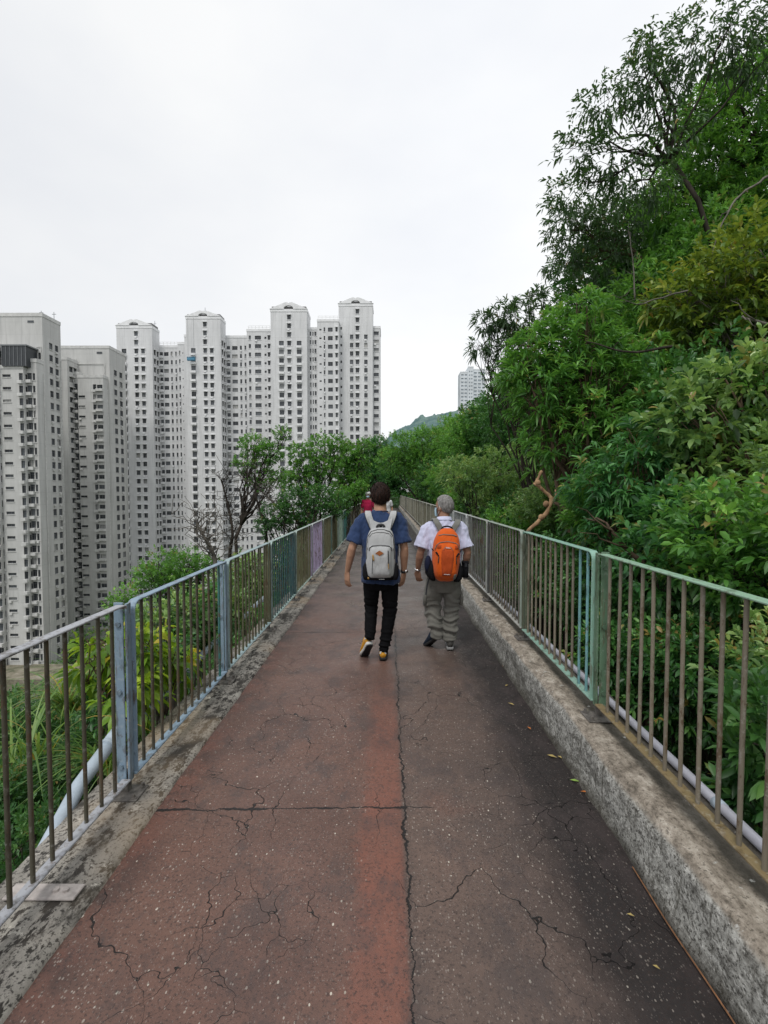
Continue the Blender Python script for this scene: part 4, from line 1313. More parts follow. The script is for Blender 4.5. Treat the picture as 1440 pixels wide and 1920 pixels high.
def shoe(name, heel, toe, parent, mats, size=.27, roll=0):
    """heel and toe points of the sole underside"""
    heel = Vector(heel); toe = Vector(toe); d = (toe - heel).normalized()
    sx = Vector((d.y, -d.x, 0)).normalized(); up = sx.cross(d).normalized()
    if up.z < 0: up = -up
    M = Matrix((sx, d, up)).transposed()
    prof = [(.0, .026, .0), (.02, .033, 0), (.07, .034, 0), (.13, .033, 0), (.19, .043, 0), (.235, .040, .004), (.262, .026, .010), (.272, .010, .016)]
    def outline(z, grow, zoff=0):
        pts = []
        L = [(-grow, 0)] + [(0, 0)]
        pts = [(w + grow, y) for y, w, _ in prof]
        return [(x, y) for x, y in pts] + [(-x, y) for x, y in reversed(pts)]
    sole = MB(); V = []; n = 2 * len(prof)
    for z, g in ((0, -.002), (.006, .003), (.020, .004), (.026, .001)):
        V += [heel + M @ Vector((x, y - .004, z + (.012 * max(0, (y - .2) / .07)))) for x, y in outline(z, g)]
    Fc = [tuple(range(n)), tuple(reversed(range(3 * n, 4 * n)))] + [(i * n + k, (i + 1) * n + k, (i + 1) * n + (k + 1) % n, i * n + (k + 1) % n) for i in range(3) for k in range(n)]
    sole.add(V, Fc)
    so_ = sole.build('sole', mats[1], parent, True)
    up_ = MB(); seg = 14; V = []
    secs = [(.002, .028, .055), (.03, .036, .082), (.07, .037, .090), (.10, .037, .080), (.14, .039, .062), (.19, .043, .046), (.235, .038, .036), (.262, .024, .026), (.272, .008, .018)]
    for y, wv, h in secs:
        for k in range(seg):
            a = 2 * PI * k / seg
            zz = .022 + h * .5 + h * .5 * math.sin(a); xx = wv * math.cos(a)
            V.append(heel + M @ Vector((xx, y, zz)))
    m = len(secs)
    Fc = [(i * seg + k, (i + 1) * seg + k, (i + 1) * seg + (k + 1) % seg, i * seg + (k + 1) % seg) for i in range(m - 1) for k in range(seg)]
    Fc += [tuple(range(seg)), tuple(reversed(range((m - 1) * seg, m * seg)))]
    up_.add(V, Fc)
    u = up_.build(name, mats[0], parent, True)
    bpy.context.view_layer.update()
    # heel counter and collar of another colour
    hc_ = MB(); V = []
    for y, wv, h in ((-.002, .020, .07), (.012, .0335, .074), (.045, .0385, .05)):
        for k in range(9):
            a = -PI / 2 + PI * k / 8
            V.append(heel + M @ Vector((wv * math.sin(a) * 1.0, y + .0 * k, .030 + h * .45 + h * .5 * math.cos(a) * .98)))
    hc_.add(V, [(i * 9 + k, i * 9 + k + 1, (i + 1) * 9 + k + 1, (i + 1) * 9 + k) for i in range(2) for k in range(8)])
    hcol = hc_.build('heel_tab', mats[2], u, True); so_.parent = u
    return u


def hair_cap(hc, g, turn, mat, parent, thick=1.07, low=-.055, front=.045, seed=0, rough=.006, strands=3500, slen=.030):
    rot = Matrix.Rotation(turn, 3, 'Z')
    V = []; seg, ring = 40, 26
    a, b, c = .078 * g * thick + .004, .100 * g * thick + .002, .108 * g * thick
    cc = Vector(hc) + rot @ Vector((0, -.006, .014)) * g
    keep = []
    for i in range(ring + 1):
        ph = PI * .86 * i / ring
        for k in range(seg):
            t = 2 * PI * k / seg
            q = Vector((a * math.sin(ph) ** .9 * math.cos(t), b * math.sin(ph) ** .9 * math.sin(t), c * math.cos(ph)))
            q *= 1 + rough * 6 * noise.noise(q * 22 + Vector((seed, 0, 0))) + rough * 3 * noise.noise(q * 60)
            V.append(q)
    mb = MB(); idx = {}; out = []
    def lim(q):
        # hairline: high at the front, over the ears at the sides, down to the nape at the back
        f = q.y / b
        if f > .25: return front * g + .02
        if f > -.25: return low * .25 * g
        return low * g - .030 * g * min(1, (-f - .25) * 1.6)
    Fc = []
    for q in V: out.append(Vector((q.x, q.y, max(q.z, lim(q)))))
    for i in range(ring):
        for k in range(seg):
            ids = (i * seg + k, (i + 1) * seg + k, (i + 1) * seg + (k + 1) % seg, i * seg + (k + 1) % seg)
            if sum(V[j].z < lim(V[j]) for j in ids) >= 3: continue
            Fc.append(ids)
    mb.add([cc + rot @ q for q in out], Fc)
    h = mb.build('hair', mat, parent, True)
    # short strands lying over the scalp
    me = h.data; pol = [p for p in me.polygons if p.area > 1e-7]
    rr = np.random.default_rng(seed + 5); ar = np.array([p.area for p in pol]); pick = rr.choice(len(pol), strands, p=ar / ar.sum())
    O = []; D = []
    for i in pick:
        p = pol[i]; vs = [me.vertices[j].co for j in p.vertices]; wts = rr.dirichlet(np.ones(len(vs)))
        c = sum((v * float(q) for v, q in zip(vs, wts)), Vector()); n = p.normal
        if n.dot(c - cc) < 0: n = -n
        d = Vector((rr.normal(0, .35) + .25, rr.normal(0, .25) - .35, -.8 if c.z < cc.z + .07 else -.25)); d = (d - n * d.dot(n)); d.normalize(); d = (d + n * rr.uniform(.05, .40)).normalized()
        O.append(c - n * .002); D.append(d)
    k = len(O); LL = rr.uniform(.6, 1.3, k) * slen
    link('strands', leaves_mesh('strands', np.array(O), np.array(D), LL, np.full(k, .0028), mat, np.full(k, .5), False, .15, .05), h)
    return h


class Pack:
    """rounded rucksack body; local x right, y forward (towards the wearer), z up, outer face at -y"""
    def __init__(s, a, b, c, taper, ex=4.5, ez=5.0, ey=2.6):
        s.a, s.b, s.c, s.tp, s.ex, s.ez, s.ey = a, b, c, taper, ex, ez, ey

    def r(s, z): return max(1e-6, 1 - abs(z / s.c) ** s.ez)
    def A(s, z): return s.a * s.tp(z / s.c)
    def B(s, z): return s.b * (1.0 - .22 * max(0, z / s.c))
    def surf(s, x, z, off=0.0):
        v = s.r(max(-.999 * s.c, min(.999 * s.c, z))) - abs(min(1, abs(x) / s.A(z))) ** s.ex
        return -s.B(z) * max(0.0, v) ** (1 / s.ey) - off

    def body(s, seg=48, ring=36):
        V = []
        for i in range(ring + 1):
            t = -1 + 2 * i / ring; z = s.c * math.sin(t * PI / 2) * .9995
            r = s.r(z)
            for k in range(seg):
                a = 2 * PI * k / seg; ct, st = math.cos(a), math.sin(a)
                x = s.A(z) * r ** (1 / s.ex) * math.copysign(abs(ct) ** (2 / s.ex), ct)
                y = s.B(z) * r ** (1 / s.ey) * math.copysign(abs(st) ** (2 / s.ey), st) * (.55 if st > 0 else 1)
                w = .0045 * noise.noise(Vector((x * 14, z * 12, y * 10))) + .002 * noise.noise(Vector((x * 40, z * 33, y * 30)))
                V.append(Vector((x, y, z)) * (1 + w * 5))
        mb = MB()
        mb.add(V, [(i * seg + k, i * seg + (k + 1) % seg, (i + 1) * seg + (k + 1) % seg, (i + 1) * seg + k) for i in range(ring) for k in range(seg)] + [tuple(reversed(range(seg))), tuple(ring * seg + k for k in range(seg))])
        return mb

    def patch(s, xl, xr, z0, z1, off, n=14, m=18, bulge=0, wr=0.0, th=None):
        """panel on the outer face between curves xl(z), xr(z)"""
        V = []
        for j in range(m + 1):
            z = z0 + (z1 - z0) * j / m
            a, b_ = xl(z), xr(z)
            for i in range(n + 1):
                x = a + (b_ - a) * i / n
                e = min(1, 6 * min(i / n, 1 - i / n)) * min(1, 6 * min(j / m, 1 - j / m))
                V.append((x, s.surf(x, z, off + bulge * e ** .5 + wr * noise.noise(Vector((x * 25, z * 18 + x * 20, 2)))), z))
        mb = MB(); mb.add(V, [(j * (n + 1) + i, j * (n + 1) + i + 1, (j + 1) * (n + 1) + i + 1, (j + 1) * (n + 1) + i) for j in range(m) for i in range(n)])
        # rim back to the body
        k = n + 1
        edge = [i for i in range(k)] + [j * k + n for j in range(1, m + 1)] + [m * k + i for i in range(n - 1, -1, -1)] + [j * k for j in range(m - 1, 0, -1)]
        base = len(mb.v)
        for e in edge: x, y, z = V[e]; mb.v.append((x, s.surf(x, z, -.006), z))
        L = len(edge)
        for q in range(L): mb.f.append((edge[(q + 1) % L], edge[q], base + q, base + (q + 1) % L)); mb.m.append(0)
        return mb

    def line(s, pts, r=.003, off=.002, n=10, seg=6):
        P_ = []
        for (x0, z0), (x1, z1) in zip(pts[:-1], pts[1:]):
            for i in range(n): t = i / n; x = x0 + (x1 - x0) * t; z = z0 + (z1 - z0) * t; P_.append((x, s.surf(x, z, off), z))
        x, z = pts[-1]; P_.append((x, s.surf(x, z, off), z))
        mb = MB(); mb.tube(P_, r, seg); return mb


def strap_mesh(pts, w, th, axis=(1, 0, 0)):
    """flat webbing along pts, width w (number or list)"""
    pts = [Vector(p) for p in pts]; n = len(pts); V = []
    if not hasattr(w, '__len__'): w = [w] * n
    for i, p in enumerate(pts):
        t = (pts[min(i + 1, n - 1)] - pts[max(i - 1, 0)]).normalized()
        a = Vector(axis); a = (a - t * a.dot(t)).normalized(); b_ = t.cross(a)
        for x, y in ((-1, -.6), (-.85, -1), (.85, -1), (1, -.6), (1, .6), (.85, 1), (-.85, 1), (-1, .6)):
            V.append(p + a * x * w[i] / 2 + b_ * y * th / 2)
    mb = MB(); mb.add(V, [(i * 8 + k, i * 8 + (k + 1) % 8, (i + 1) * 8 + (k + 1) % 8, (i + 1) * 8 + k) for i in range(n - 1) for k in range(8)] + [tuple(reversed(range(8))), tuple((n - 1) * 8 + k for k in range(8))])
    return mb


def smooth_pts(pts, n=6):
    """Catmull-Rom through points"""
    pts = [Vector(p) for p in pts]; out = []
    for i in range(len(pts) - 1):
        p0 = pts[max(i - 1, 0)]; p1 = pts[i]; p2 = pts[i + 1]; p3 = pts[min(i + 2, len(pts) - 1)]
        for k in range(n):
            t = k / n
            out.append(.5 * ((2 * p1) + (p2 - p0) * t + (2 * p0 - 5 * p1 + 4 * p2 - p3) * t * t + (3 * p1 - p0 - 3 * p2 + p3) * t ** 3))
    out.append(pts[-1]); return out


# ---------------------------------------------------------------- man with the grey backpack
Y1m = EYE / ((1240 - 922) / F)
o1 = Vector((P(713, 1000, Y1m).x, Y1m, .004))
root = tag(empty('person', o1), 'dark-haired person in blue t-shirt and black trousers walking away', 'person')
M1 = dict(head=(0, .035, 1.590), neck=(0, .0, 1.435), turn=.03, hs=1.07,
          torso=[((0, 0, .72), .10, .085), ((0, 0, .80), .158, .105), ((0, 0, .90), .160, .105), ((0, 0, 1.02), .145, .095), ((0, 0, 1.15), .158, .105), ((0, 0, 1.28), .172, .112), ((0, .0, 1.36), .165, .095), ((0, 0, 1.415), .11, .07), ((0, 0, 1.45), .06, .055)],
          armL=((-.176, 0, 1.365), (-.272, -.03, 1.09), (-.325, .05, .850)), armR=((.176, 0, 1.365), (.232, -.04, 1.09), (.230, .035, .845)),
          handL=(-.03, .14, -1), handR=(-.12, .25, -1), palmL=(-.75, -.65, 0), palmR=(.8, -.6, 0), curl=.20, hsz=1.08, armk=1.0,
          legL=((-.088, 0, .84), (-.092, .07, .50), (-.100, -.03, .235)), legR=((.088, 0, .84), (.094, .03, .47), (.034, -.02, .10)))
body1 = make_body(root, M1, m_skin, .0055)
hair_cap(M1['head'], 1.09, .03, m_hair, root, 1.05, -.062, .05, 3, .012, 3500, .021)
m_navy = cloth('tshirt_blue', (.024, .045, .112))
mb = MB()
mb.loft([((0, 0, .755), .186, .130), ((0, 0, .775), .190, .134), ((0, 0, .88), .184, .128), ((0, 0, 1.0), .176, .122), ((0, 0, 1.13), .180, .125), ((0, 0, 1.27), .194, .130), ((0, 0, 1.35), .192, .118), ((0, 0, 1.40), .150, .092), ((0, 0, 1.435), .085, .074), ((0, 0, 1.448), .072, .068)], 28)
for s, a in ((-1, 'armL'), (1, 'armR')):
    sh, el, wr = [Vector(q) for q in M1[a]]
    mb.capsule([sh + Vector((-.07 * s, 0, .0)), sh + Vector((-.02 * s, 0, -.004)), sh.lerp(el, .12), sh.lerp(el, .25), sh.lerp(el, .5)], [.066, .070, .073, .072, .073], 14)
    mb.tube([sh.lerp(el, .45), sh.lerp(el, .80)], [.072, .082], 18)
remeshed(mb, 'tshirt', m_navy, .007, root, 3, fold(.017, 9, .7))
mb = MB(); mb.tube([(.075 * math.cos(a), -.0 + .068 * math.sin(a), 1.446 - .006 * math.sin(a)) for a in np.linspace(0, 2 * PI, 25)], .005, 6)
mb.build('collar', m_navy, root, True)
m_black = cloth('trousers_black', (.0065, .0065, .0075), var=.3)
mb = MB()
mb.loft([((0, 0, .69), .12, .10), ((0, 0, .75), .168, .122), ((0, 0, .84), .172, .124), ((0, 0, .90), .160, .115)], 24)
def leg(mb, pts, rad): mb.capsule(pts, rad, 16)
leg(mb, [(-.082, 0, .82), (-.086, .03, .68), (-.092, .075, .50), (-.095, .02, .36), (-.100, -.035, .235)], [.086, .083, .066, .060, .050])
leg(mb, [(.088, 0, .82), (.092, .02, .68), (.094, .035, .47), (.066, .0, .28), (.036, -.02, .115)], [.088, .086, .070, .060, .050])
remeshed(mb, 'trousers', m_black, .007, root, 3, band_folds(.010, 95, .15, .50))
m_yel = simple('shoe_yellow', (.62, .30, .03), .6, .3, .1, 20); m_whi = simple('shoe_white', (.62, .62, .60), .6, .3, .1, 20); m_blk = simple('shoe_black_sole', (.02, .02, .022), .6, .3, .2, 20)
sL = shoe('shoe', (-.098, -.060, .165), (-.165, .10, -.005), root, (m_yel, m_whi, m_whi))
mb = MB()   # dark outsole shown by the lifted foot
h_ = Vector((-.098, -.060, .165)); d_ = (Vector((-.165, .10, -.005)) - h_).normalized(); sx_ = Vector((d_.y, -d_.x, 0)).normalized(); up_ = sx_.cross(d_).normalized()
if up_.z < 0: up_ = -up_
V = []
for y, wv in ((.0, .026), (.03, .034), (.10, .034), (.17, .040), (.23, .040), (.262, .022)):
    for x in (-wv, wv):
        V.append(h_ + sx_ * x + d_ * y + up_ * -.004)
nV = len(V); V += [q - up_ * .009 for q in V]
mb.add(V, [(2 * i, 2 * i + 1, 2 * i + 3, 2 * i + 2) for i in range(5)] + [(nV + 2 * i, nV + 2 * i + 2, nV + 2 * i + 3, nV + 2 * i + 1) for i in range(5)] + [(2 * i, 2 * i + 2, nV + 2 * i + 2, nV + 2 * i) for i in range(5)] + [(2 * i + 1, nV + 2 * i + 1, nV + 2 * i + 3, 2 * i + 3) for i in range(5)] + [(0, nV, nV + 1, 1), (nV - 2, nV - 1, 2 * nV - 1, 2 * nV - 2)])
mb.build('outsole', m_blk, sL)
shoe('shoe', (.026, -.062, .006), (.032, .20, .004), root, (m_yel, m_blk, m_whi))
mb = MB(); wr = Vector(M1['armR'][1]).lerp(Vector(M1['armR'][2]), .93); dd = (Vector(M1['armR'][2]) - Vector(M1['armR'][1])).normalized()
mb.tube([wr - dd * .011, wr + dd * .011], .033, 18, True); mb.build('watch_strap', m_blk, root, True)
mb = MB(); q = wr + Vector((.020, -.026, 0)); mb.tube([q, q + Vector((.007, -.009, 0))], .017, 18)
mb.build('watch', simple('steel', (.6, .6, .6), .25, .5, .05, 5, .05, 5, 1.0), root, True)

# grey backpack
m_grey = cloth('pack_light_grey', (.42, .425, .43), 500, .1, .08, .75); m_dgrey = cloth('pack_dark_grey', (.035, .037, .042)); m_bl = cloth('pack_black', (.012, .012, .014))
m_lea = simple('leather_patch', (.30, .10, .03), .6, .3, .1, 40); m_zip = simple('zip_dark', (.035, .035, .037), .5, .4)
m_gold = simple('zip_pull_tan', (.45, .26, .08), .5, .4); m_white = simple('print_white', (.75, .75, .75), .6, .3, .03)
bp = tag(empty('backpack', o1 + Vector((.006, -.175, 1.055))), 'light grey backpack with brown leather diamond worn by the person in the blue t-shirt', 'backpack')
pk = Pack(.136, .125, .245, lambda t: 1.0 - .14 * max(0, t) ** 1.5 - .02 * min(0, t) ** 2)
pk.body().build('pack_body', m_grey, bp, True)
o = pk.patch(lambda z: -.100, lambda z: .098, -.215, .085, .014, 16, 20, .024, .006).build('front_pocket', m_grey, bp, True)
pk2 = Pack(.136, .140, .245, pk.tp)
def arch(z, top, w, drop):
    return w
m = pk.line([(-.104, .040), (-.098, .070), (-.075, .088), (0, .095), (.075, .088), (.098, .070), (.104, .040)], .004, .020, 6); m.build('pocket_zip', m_zip, o, True)
m = MB(); z0 = .026
dm = [(-.038, 0), (0, -.024), (.038, 0), (0, .024)]
yv = pk.surf(0, .035, .047)
m.add([(x - .008, yv - .001, z0 + z) for x, z in dm] + [(x - .008, yv + .006, z0 + z) for x, z in dm], [(0, 1, 2, 3), (4, 7, 6, 5), (0, 4, 5, 1), (1, 5, 6, 2), (2, 6, 7, 3), (3, 7, 4, 0)])
m.build('leather_patch', m_lea, o)
for x, nm in ((-.070, 'zip'), (.070, 'zip')):
    m = pk.line([(x, .05 if x > 0 else .01), (x + (.004 if x > 0 else -.006), -.09 if x > 0 else -.16)], .0045 if x > 0 else .0025, .043, 8); m.build('zip', m_zip if x > 0 else m_dgrey, o, True)
m = pk.line([(-.068, .012), (-.060, -.04)], .0075, .046, 4); m.build('zip_pull', m_gold, o, True)
m = pk.line([(.072, -.07), (.076, -.12)], .004, .046, 4); m.build('zip_pull', m_gold, o, True)
m = pk.patch(lambda z: -.132, lambda z: .130, -.2445, -.196, .012, 16, 5, .014); m.build('base_panel', m_bl, bp, True)
m = MB(); yv = pk.surf(.01, -.222, .03)
for i in range(9): m.box(-.016 + i * .0062, -.012 + i * .0062, yv - .002, yv + .004, -.219 - .003 * (i % 2), -.213 + .002 * ((i * 7) % 3))
m.build('white_print', m_white, bp)
# piping arcs around the main compartment
m = pk.line([(-.128, -.04), (-.124, .10), (-.112, .175), (-.085, .215), (-.03, .232), (.03, .232), (.085, .215), (.112, .175), (.124, .10), (.128, -.04)], .0042, .003, 6); m.build('piping', m_zip, bp, True)
m = pk.line([(-.118, .05), (-.108, .165), (-.08, .20), (-.03, .212), (.03, .212), (.08, .20), (.108, .165), (.118, .05)], .006, .004, 6); m.build('piping', m_grey, bp, True)
for s in (-1, 1):   # mesh side pockets, side compression
    m = MB(); m.loft([((s * .128, -.01, -.235), .030, .06), ((s * .136, -.01, -.20), .034, .065), ((s * .138, -.005, -.12), .030, .06), ((s * .134, 0, -.085), .016, .055)], 16)
    m.build('side_pocket', m_bl, bp, True)
    sp = smooth_pts([(s * .055, .035, .205), (s * .085, .045, .275), (s * .112, .05, .345), (s * .122, .085, .385), (s * .125, .17, .385), (s * .135, .275, .30), (s * .145, .31, .15), (s * .150, .26, -.02), (s * .150, .12, -.13), (s * .140, .03, -.16)])
    strap_mesh(sp, [.062] * 18 + [.055] * 12 + [.030] * (len(sp) - 30), .012).build('strap', m_grey, bp, True)
    strap_mesh([p + Vector((s * .030, .001, -.002)) for p in sp[:20]], .010, .014).build('strap_edge', m_dgrey, bp, True)
# yoke between the straps
V = []
for j in range(9):
    f = j / 8; wv = .115 - .035 * (1 - f)
    for i in range(15):
        x = -wv + 2 * wv * i / 14
        dip = .06 * (1 - abs(x / wv) ** 1.6)
        z = .195 + f * (.15 - dip * .95) ; V.append((x, -.004 + .035 * f + .01 * f * f, z))
m = MB(); m.add(V, [(j * 15 + i, j * 15 + i + 1, (j + 1) * 15 + i + 1, (j + 1) * 15 + i) for j in range(8) for i in range(14)])
m.build('yoke', m_grey, bp, True)
m = MB(); m.tube(smooth_pts([(-.036, .02, .225), (-.030, .012, .262), (0, .008, .275), (.030, .012, .262), (.036, .02, .225)]), .011, 8)
m.build('grab_handle', m_zip, bp, True)
m = MB(); m.ell((0, .030, .24), (.032, .012, .026), 14, 8); m.build('handle_lining', m_bl, bp, True)
m = MB(); m.tube([(-.128, -.02, -.215), (-.118, -.06, -.21), (-.108, -.075, -.222)], .008, 8); m.build('cord_toggle', m_gold, bp, True)

# ---------------------------------------------------------------- man with the orange backpack
Y2m = EYE / ((1219 - 922) / F)
o2 = Vector((P(832.5, 1000, Y2m).x, Y2m, .004))
root = tag(empty('person', o2), 'grey-haired person in white shirt and khaki cargo trousers, face mask on', 'person')
M2 = dict(head=(.005, .03, 1.480), neck=(.0, .0, 1.335), turn=.75, hs=.99,
          torso=[((0, 0, .66), .10, .085), ((0, 0, .74), .155, .115), ((0, 0, .85), .160, .120), ((0, 0, .95), .155, .12), ((0, 0, 1.07), .160, .115), ((0, 0, 1.18), .165, .11), ((0, .0, 1.26), .155, .095), ((0, 0, 1.315), .11, .07), ((0, 0, 1.35), .06, .055)],
          armL=((-.165, 0, 1.265), (-.245, -.03, 1.01), (-.270, .035, .815)), armR=((.168, 0, 1.265), (.240, -.03, 1.01), (.225, .04, .84)),
          handL=(.10, .12, -1), handR=(-.08, .35, -1), palmL=(-.6, -.8, 0), palmR=(.8, -.6, 0), curl=.34, hsz=.98, armk=1.0,
          legL=((-.085, 0, .78), (-.112, .05, .43), (-.062, -.02, .165)), legR=((.085, 0, .78), (.085, .03, .43), (.055, .0, .10)))
body2 = make_body(root, M2, m_skin2, .0055)
hair_cap(M2['head'], .99, .75, m_hairg, root, 1.05, -.058, .05, 8, .004, 3500, .011)
m_wsh = cloth('shirt_lilac_white', (.56, .57, .74))
mb = MB()
mb.loft([((0, 0, .84), .160, .125), ((0, 0, .88), .170, .132), ((0, 0, .96), .176, .134), ((0, 0, 1.08), .182, .130), ((0, 0, 1.18), .190, .128), ((0, 0, 1.255), .186, .115), ((0, 0, 1.30), .145, .090), ((0, 0, 1.335), .082, .072), ((0, 0, 1.35), .072, .066)], 28)
for s, a in ((-1, 'armL'), (1, 'armR')):
    sh, el, wr = [Vector(q) for q in M2[a]]
    mb.capsule([sh + Vector((-.07 * s, 0, .0)), sh + Vector((-.02 * s, 0, -.004)), sh.lerp(el, .12), sh.lerp(el, .25), sh.lerp(el, .5)], [.066, .070, .073, .072, .073], 14)
    mb.tube([sh.lerp(el, .45), sh.lerp(el, .82)], [.073, .086], 18)
remeshed(mb, 'shirt', m_wsh, .007, root, 3, fold(.019, 9, .6, 5))
V = []
for i in range(25):
    a = 2 * PI * i / 24
    for rr, zz in ((.068, 1.335), (.066, 1.372), (.072, 1.374), (.086, 1.338)):
        V.append((rr * math.cos(a), -.005 + rr * .92 * math.sin(a), zz - .012 * math.sin(a)))
mb = MB(); mb.add(V, [(i * 4 + k, (i + 1) * 4 + k, (i + 1) * 4 + k + 1, i * 4 + k + 1) for i in range(24) for k in range(3)])
mb.build('collar', m_wsh, root, True)
m_kh = cloth('trousers_khaki', (.150, .146, .130), 300, .15, .18)
mb = MB()
mb.loft([((0, 0, .60), .12, .10), ((0, 0, .68), .172, .128), ((0, 0, .80), .172, .134), ((0, 0, .875), .168, .128), ((0, 0, .895), .160, .122)], 24)
leg(mb, [(-.080, 0, .74), (-.100, .025, .60), (-.115, .055, .43), (-.095, .015, .29), (-.070, -.02, .165)], [.092, .100, .088, .084, .068])
leg(mb, [(.085, 0, .74), (.092, .015, .60), (.088, .03, .43), (.072, .01, .28), (.058, -.005, .115)], [.090, .094, .082, .080, .072])
tr = remeshed(mb, 'trousers', m_kh, .007, root, 3, band_folds(.019, 62, .20, .44, 4, .008))
for s in (-1, 1):
    mb = MB(); mb.loft([((s * .178 - (.016 if s < 0 else 0), .015, .46), .018, .055), ((s * .186 - (.012 if s < 0 else 0), .012, .52), .020, .06), ((s * .180 - (.006 if s < 0 else 0), .01, .60), .014, .058)], 14)
    mb.build('cargo_pocket', m_kh, tr, True)
m_shg = simple('shoe_dark_grey', (.055, .052, .048), .7, .3, .3, 30); m_shn = simple('shoe_navy', (.02, .03, .05), .7, .3, .3, 30)
m_sg = simple('sole_grey', (.28, .28, .28), .7, .3, .2, 30)
sh_ = shoe('shoe', (-.060, -.045, .120), (-.150, .10, -.010), root, (m_shn, m_blk, m_sg)); sh_['label'] = 'dark navy shoe lifted on its toe'
shoe('shoe', (.060, -.075, .006), (.085, .18, .004), root, (m_shg, m_sg, m_shg))
# face mask with ear loops
rot = Matrix.Rotation(.75, 3, 'Z'); hc = Vector(M2['head']); V = []
for j in range(7):
    z = -.105 + .095 * j / 6
    for i in range(13):
        a = -1.15 + 2.3 * i / 12
        r_ = .106 + .010 * math.sin(PI * j / 6)
        V.append(hc + rot @ Vector((.070 * 1.08 * math.sin(a), r_ * math.cos(a) * .98 + .004, z * (1 - .12 * abs(math.sin(a))))))
mb = MB(); mb.add(V, [(j * 13 + i, j * 13 + i + 1, (j + 1) * 13 + i + 1, (j + 1) * 13 + i) for j in range(6) for i in range(12)])
mk = mb.build('face_mask', simple('mask_blue', (.42, .58, .68), .8, .2, .05), root, True)
mb = MB()
for s in (-1, 1):
    mb.tube([hc + rot @ Vector(q) for q in ((s * .070, .045, -.018), (s * .080, .018, .002), (s * .088, -.012, .012), (s * .084, -.016, -.02), (s * .076, .012, -.06), (s * .066, .045, -.088))], .002, 5)
mb.build('ear_loop', m_white, mk, True)
# bracelet watch
wr = Vector(M2['armL'][1]).lerp(Vector(M2['armL'][2]), .95); dd = (Vector(M2['armL'][2]) - Vector(M2['armL'][1])).normalized()
mb = MB(); mb.tube([wr - dd * .007, wr + dd * .007], .034, 18); mb.build('wrist_band', simple('steel_band', (.65, .65, .66), .25, .5, .05, 5, .05, 5, 1.0), root, True)
# black pouch on the belt, tipped up against the right hip
pou = tag(empty('pouch', o2 + Vector((.215, -.04, .835))), 'black pouch hanging at the right hip of the person in the white shirt', 'pouch')
mb = MB(); mb.loft([((0, 0, -.082), .026, .045), ((0, 0, -.078), .032, .052), ((0, 0, 0), .034, .054), ((0, 0, .068), .033, .053), ((0, 0, .074), .028, .047)], 20)
mb.build('pouch_body', m_bl, pou, True)
mb = MB(); mb.loft([((0, 0, .060), .037, .058), ((0, 0, .082), .036, .056), ((0, 0, .088), .028, .048)], 20); mb.build('flap', m_bl, pou, True)
mb = MB(); mb.box(-.012, .012, -.064, -.054, .035, .07); mb.build('buckle', m_dgrey, pou)

m_or = cloth('pack_orange', (.66, .105, .008), 500, .1, .10, .7); m_or2 = cloth('pack_rust_orange', (.40, .060, .010), 500, .1, .08, .75); m_gtrim = cloth('pack_grey_trim', (.17, .17, .155))
bp = tag(empty('backpack', o2 + Vector((.000, -.185, 1.005))), 'orange hiking backpack with black side pockets on the back of the grey-haired person', 'backpack')
bp.rotation_euler = (R(-2), R(3), 0)
pk = Pack(.140, .130, .268, lambda t: 1.0 - .30 * max(0, t) ** 2.2 - .10 * max(0, -t) ** 1.3, 3.2, 4.0, 2.4)
pk.body().build('pack_body', m_or, bp, True)
fp = pk.patch(lambda z: -.118 + .02 * max(0, z / .13) ** 2, lambda z: .118 - .02 * max(0, z / .13) ** 2, -.225, .128, .008, 16, 22, .016, .006)
fp = fp.build('front_pocket', m_or, bp, True)
pk.line([(-.120, .06), (-.108, .100), (-.075, .128), (0, .140), (.075, .128), (.108, .100), (.120, .06)], .005, .014, 6).build('pocket_zip', m_gtrim, fp, True)
pk.line([(-.09, .192), (-.05, .205), (.05, .205), (.09, .192)], .005, .003, 6).build('top_zip', m_gtrim, bp, True)
pk.patch(lambda z: -.052 - .010 * math.cos(z * 12), lambda z: .050 + .010 * math.cos(z * 12), -.195, .060, .026, 12, 18, .006, .005).build('centre_panel', m_or2, fp, True)
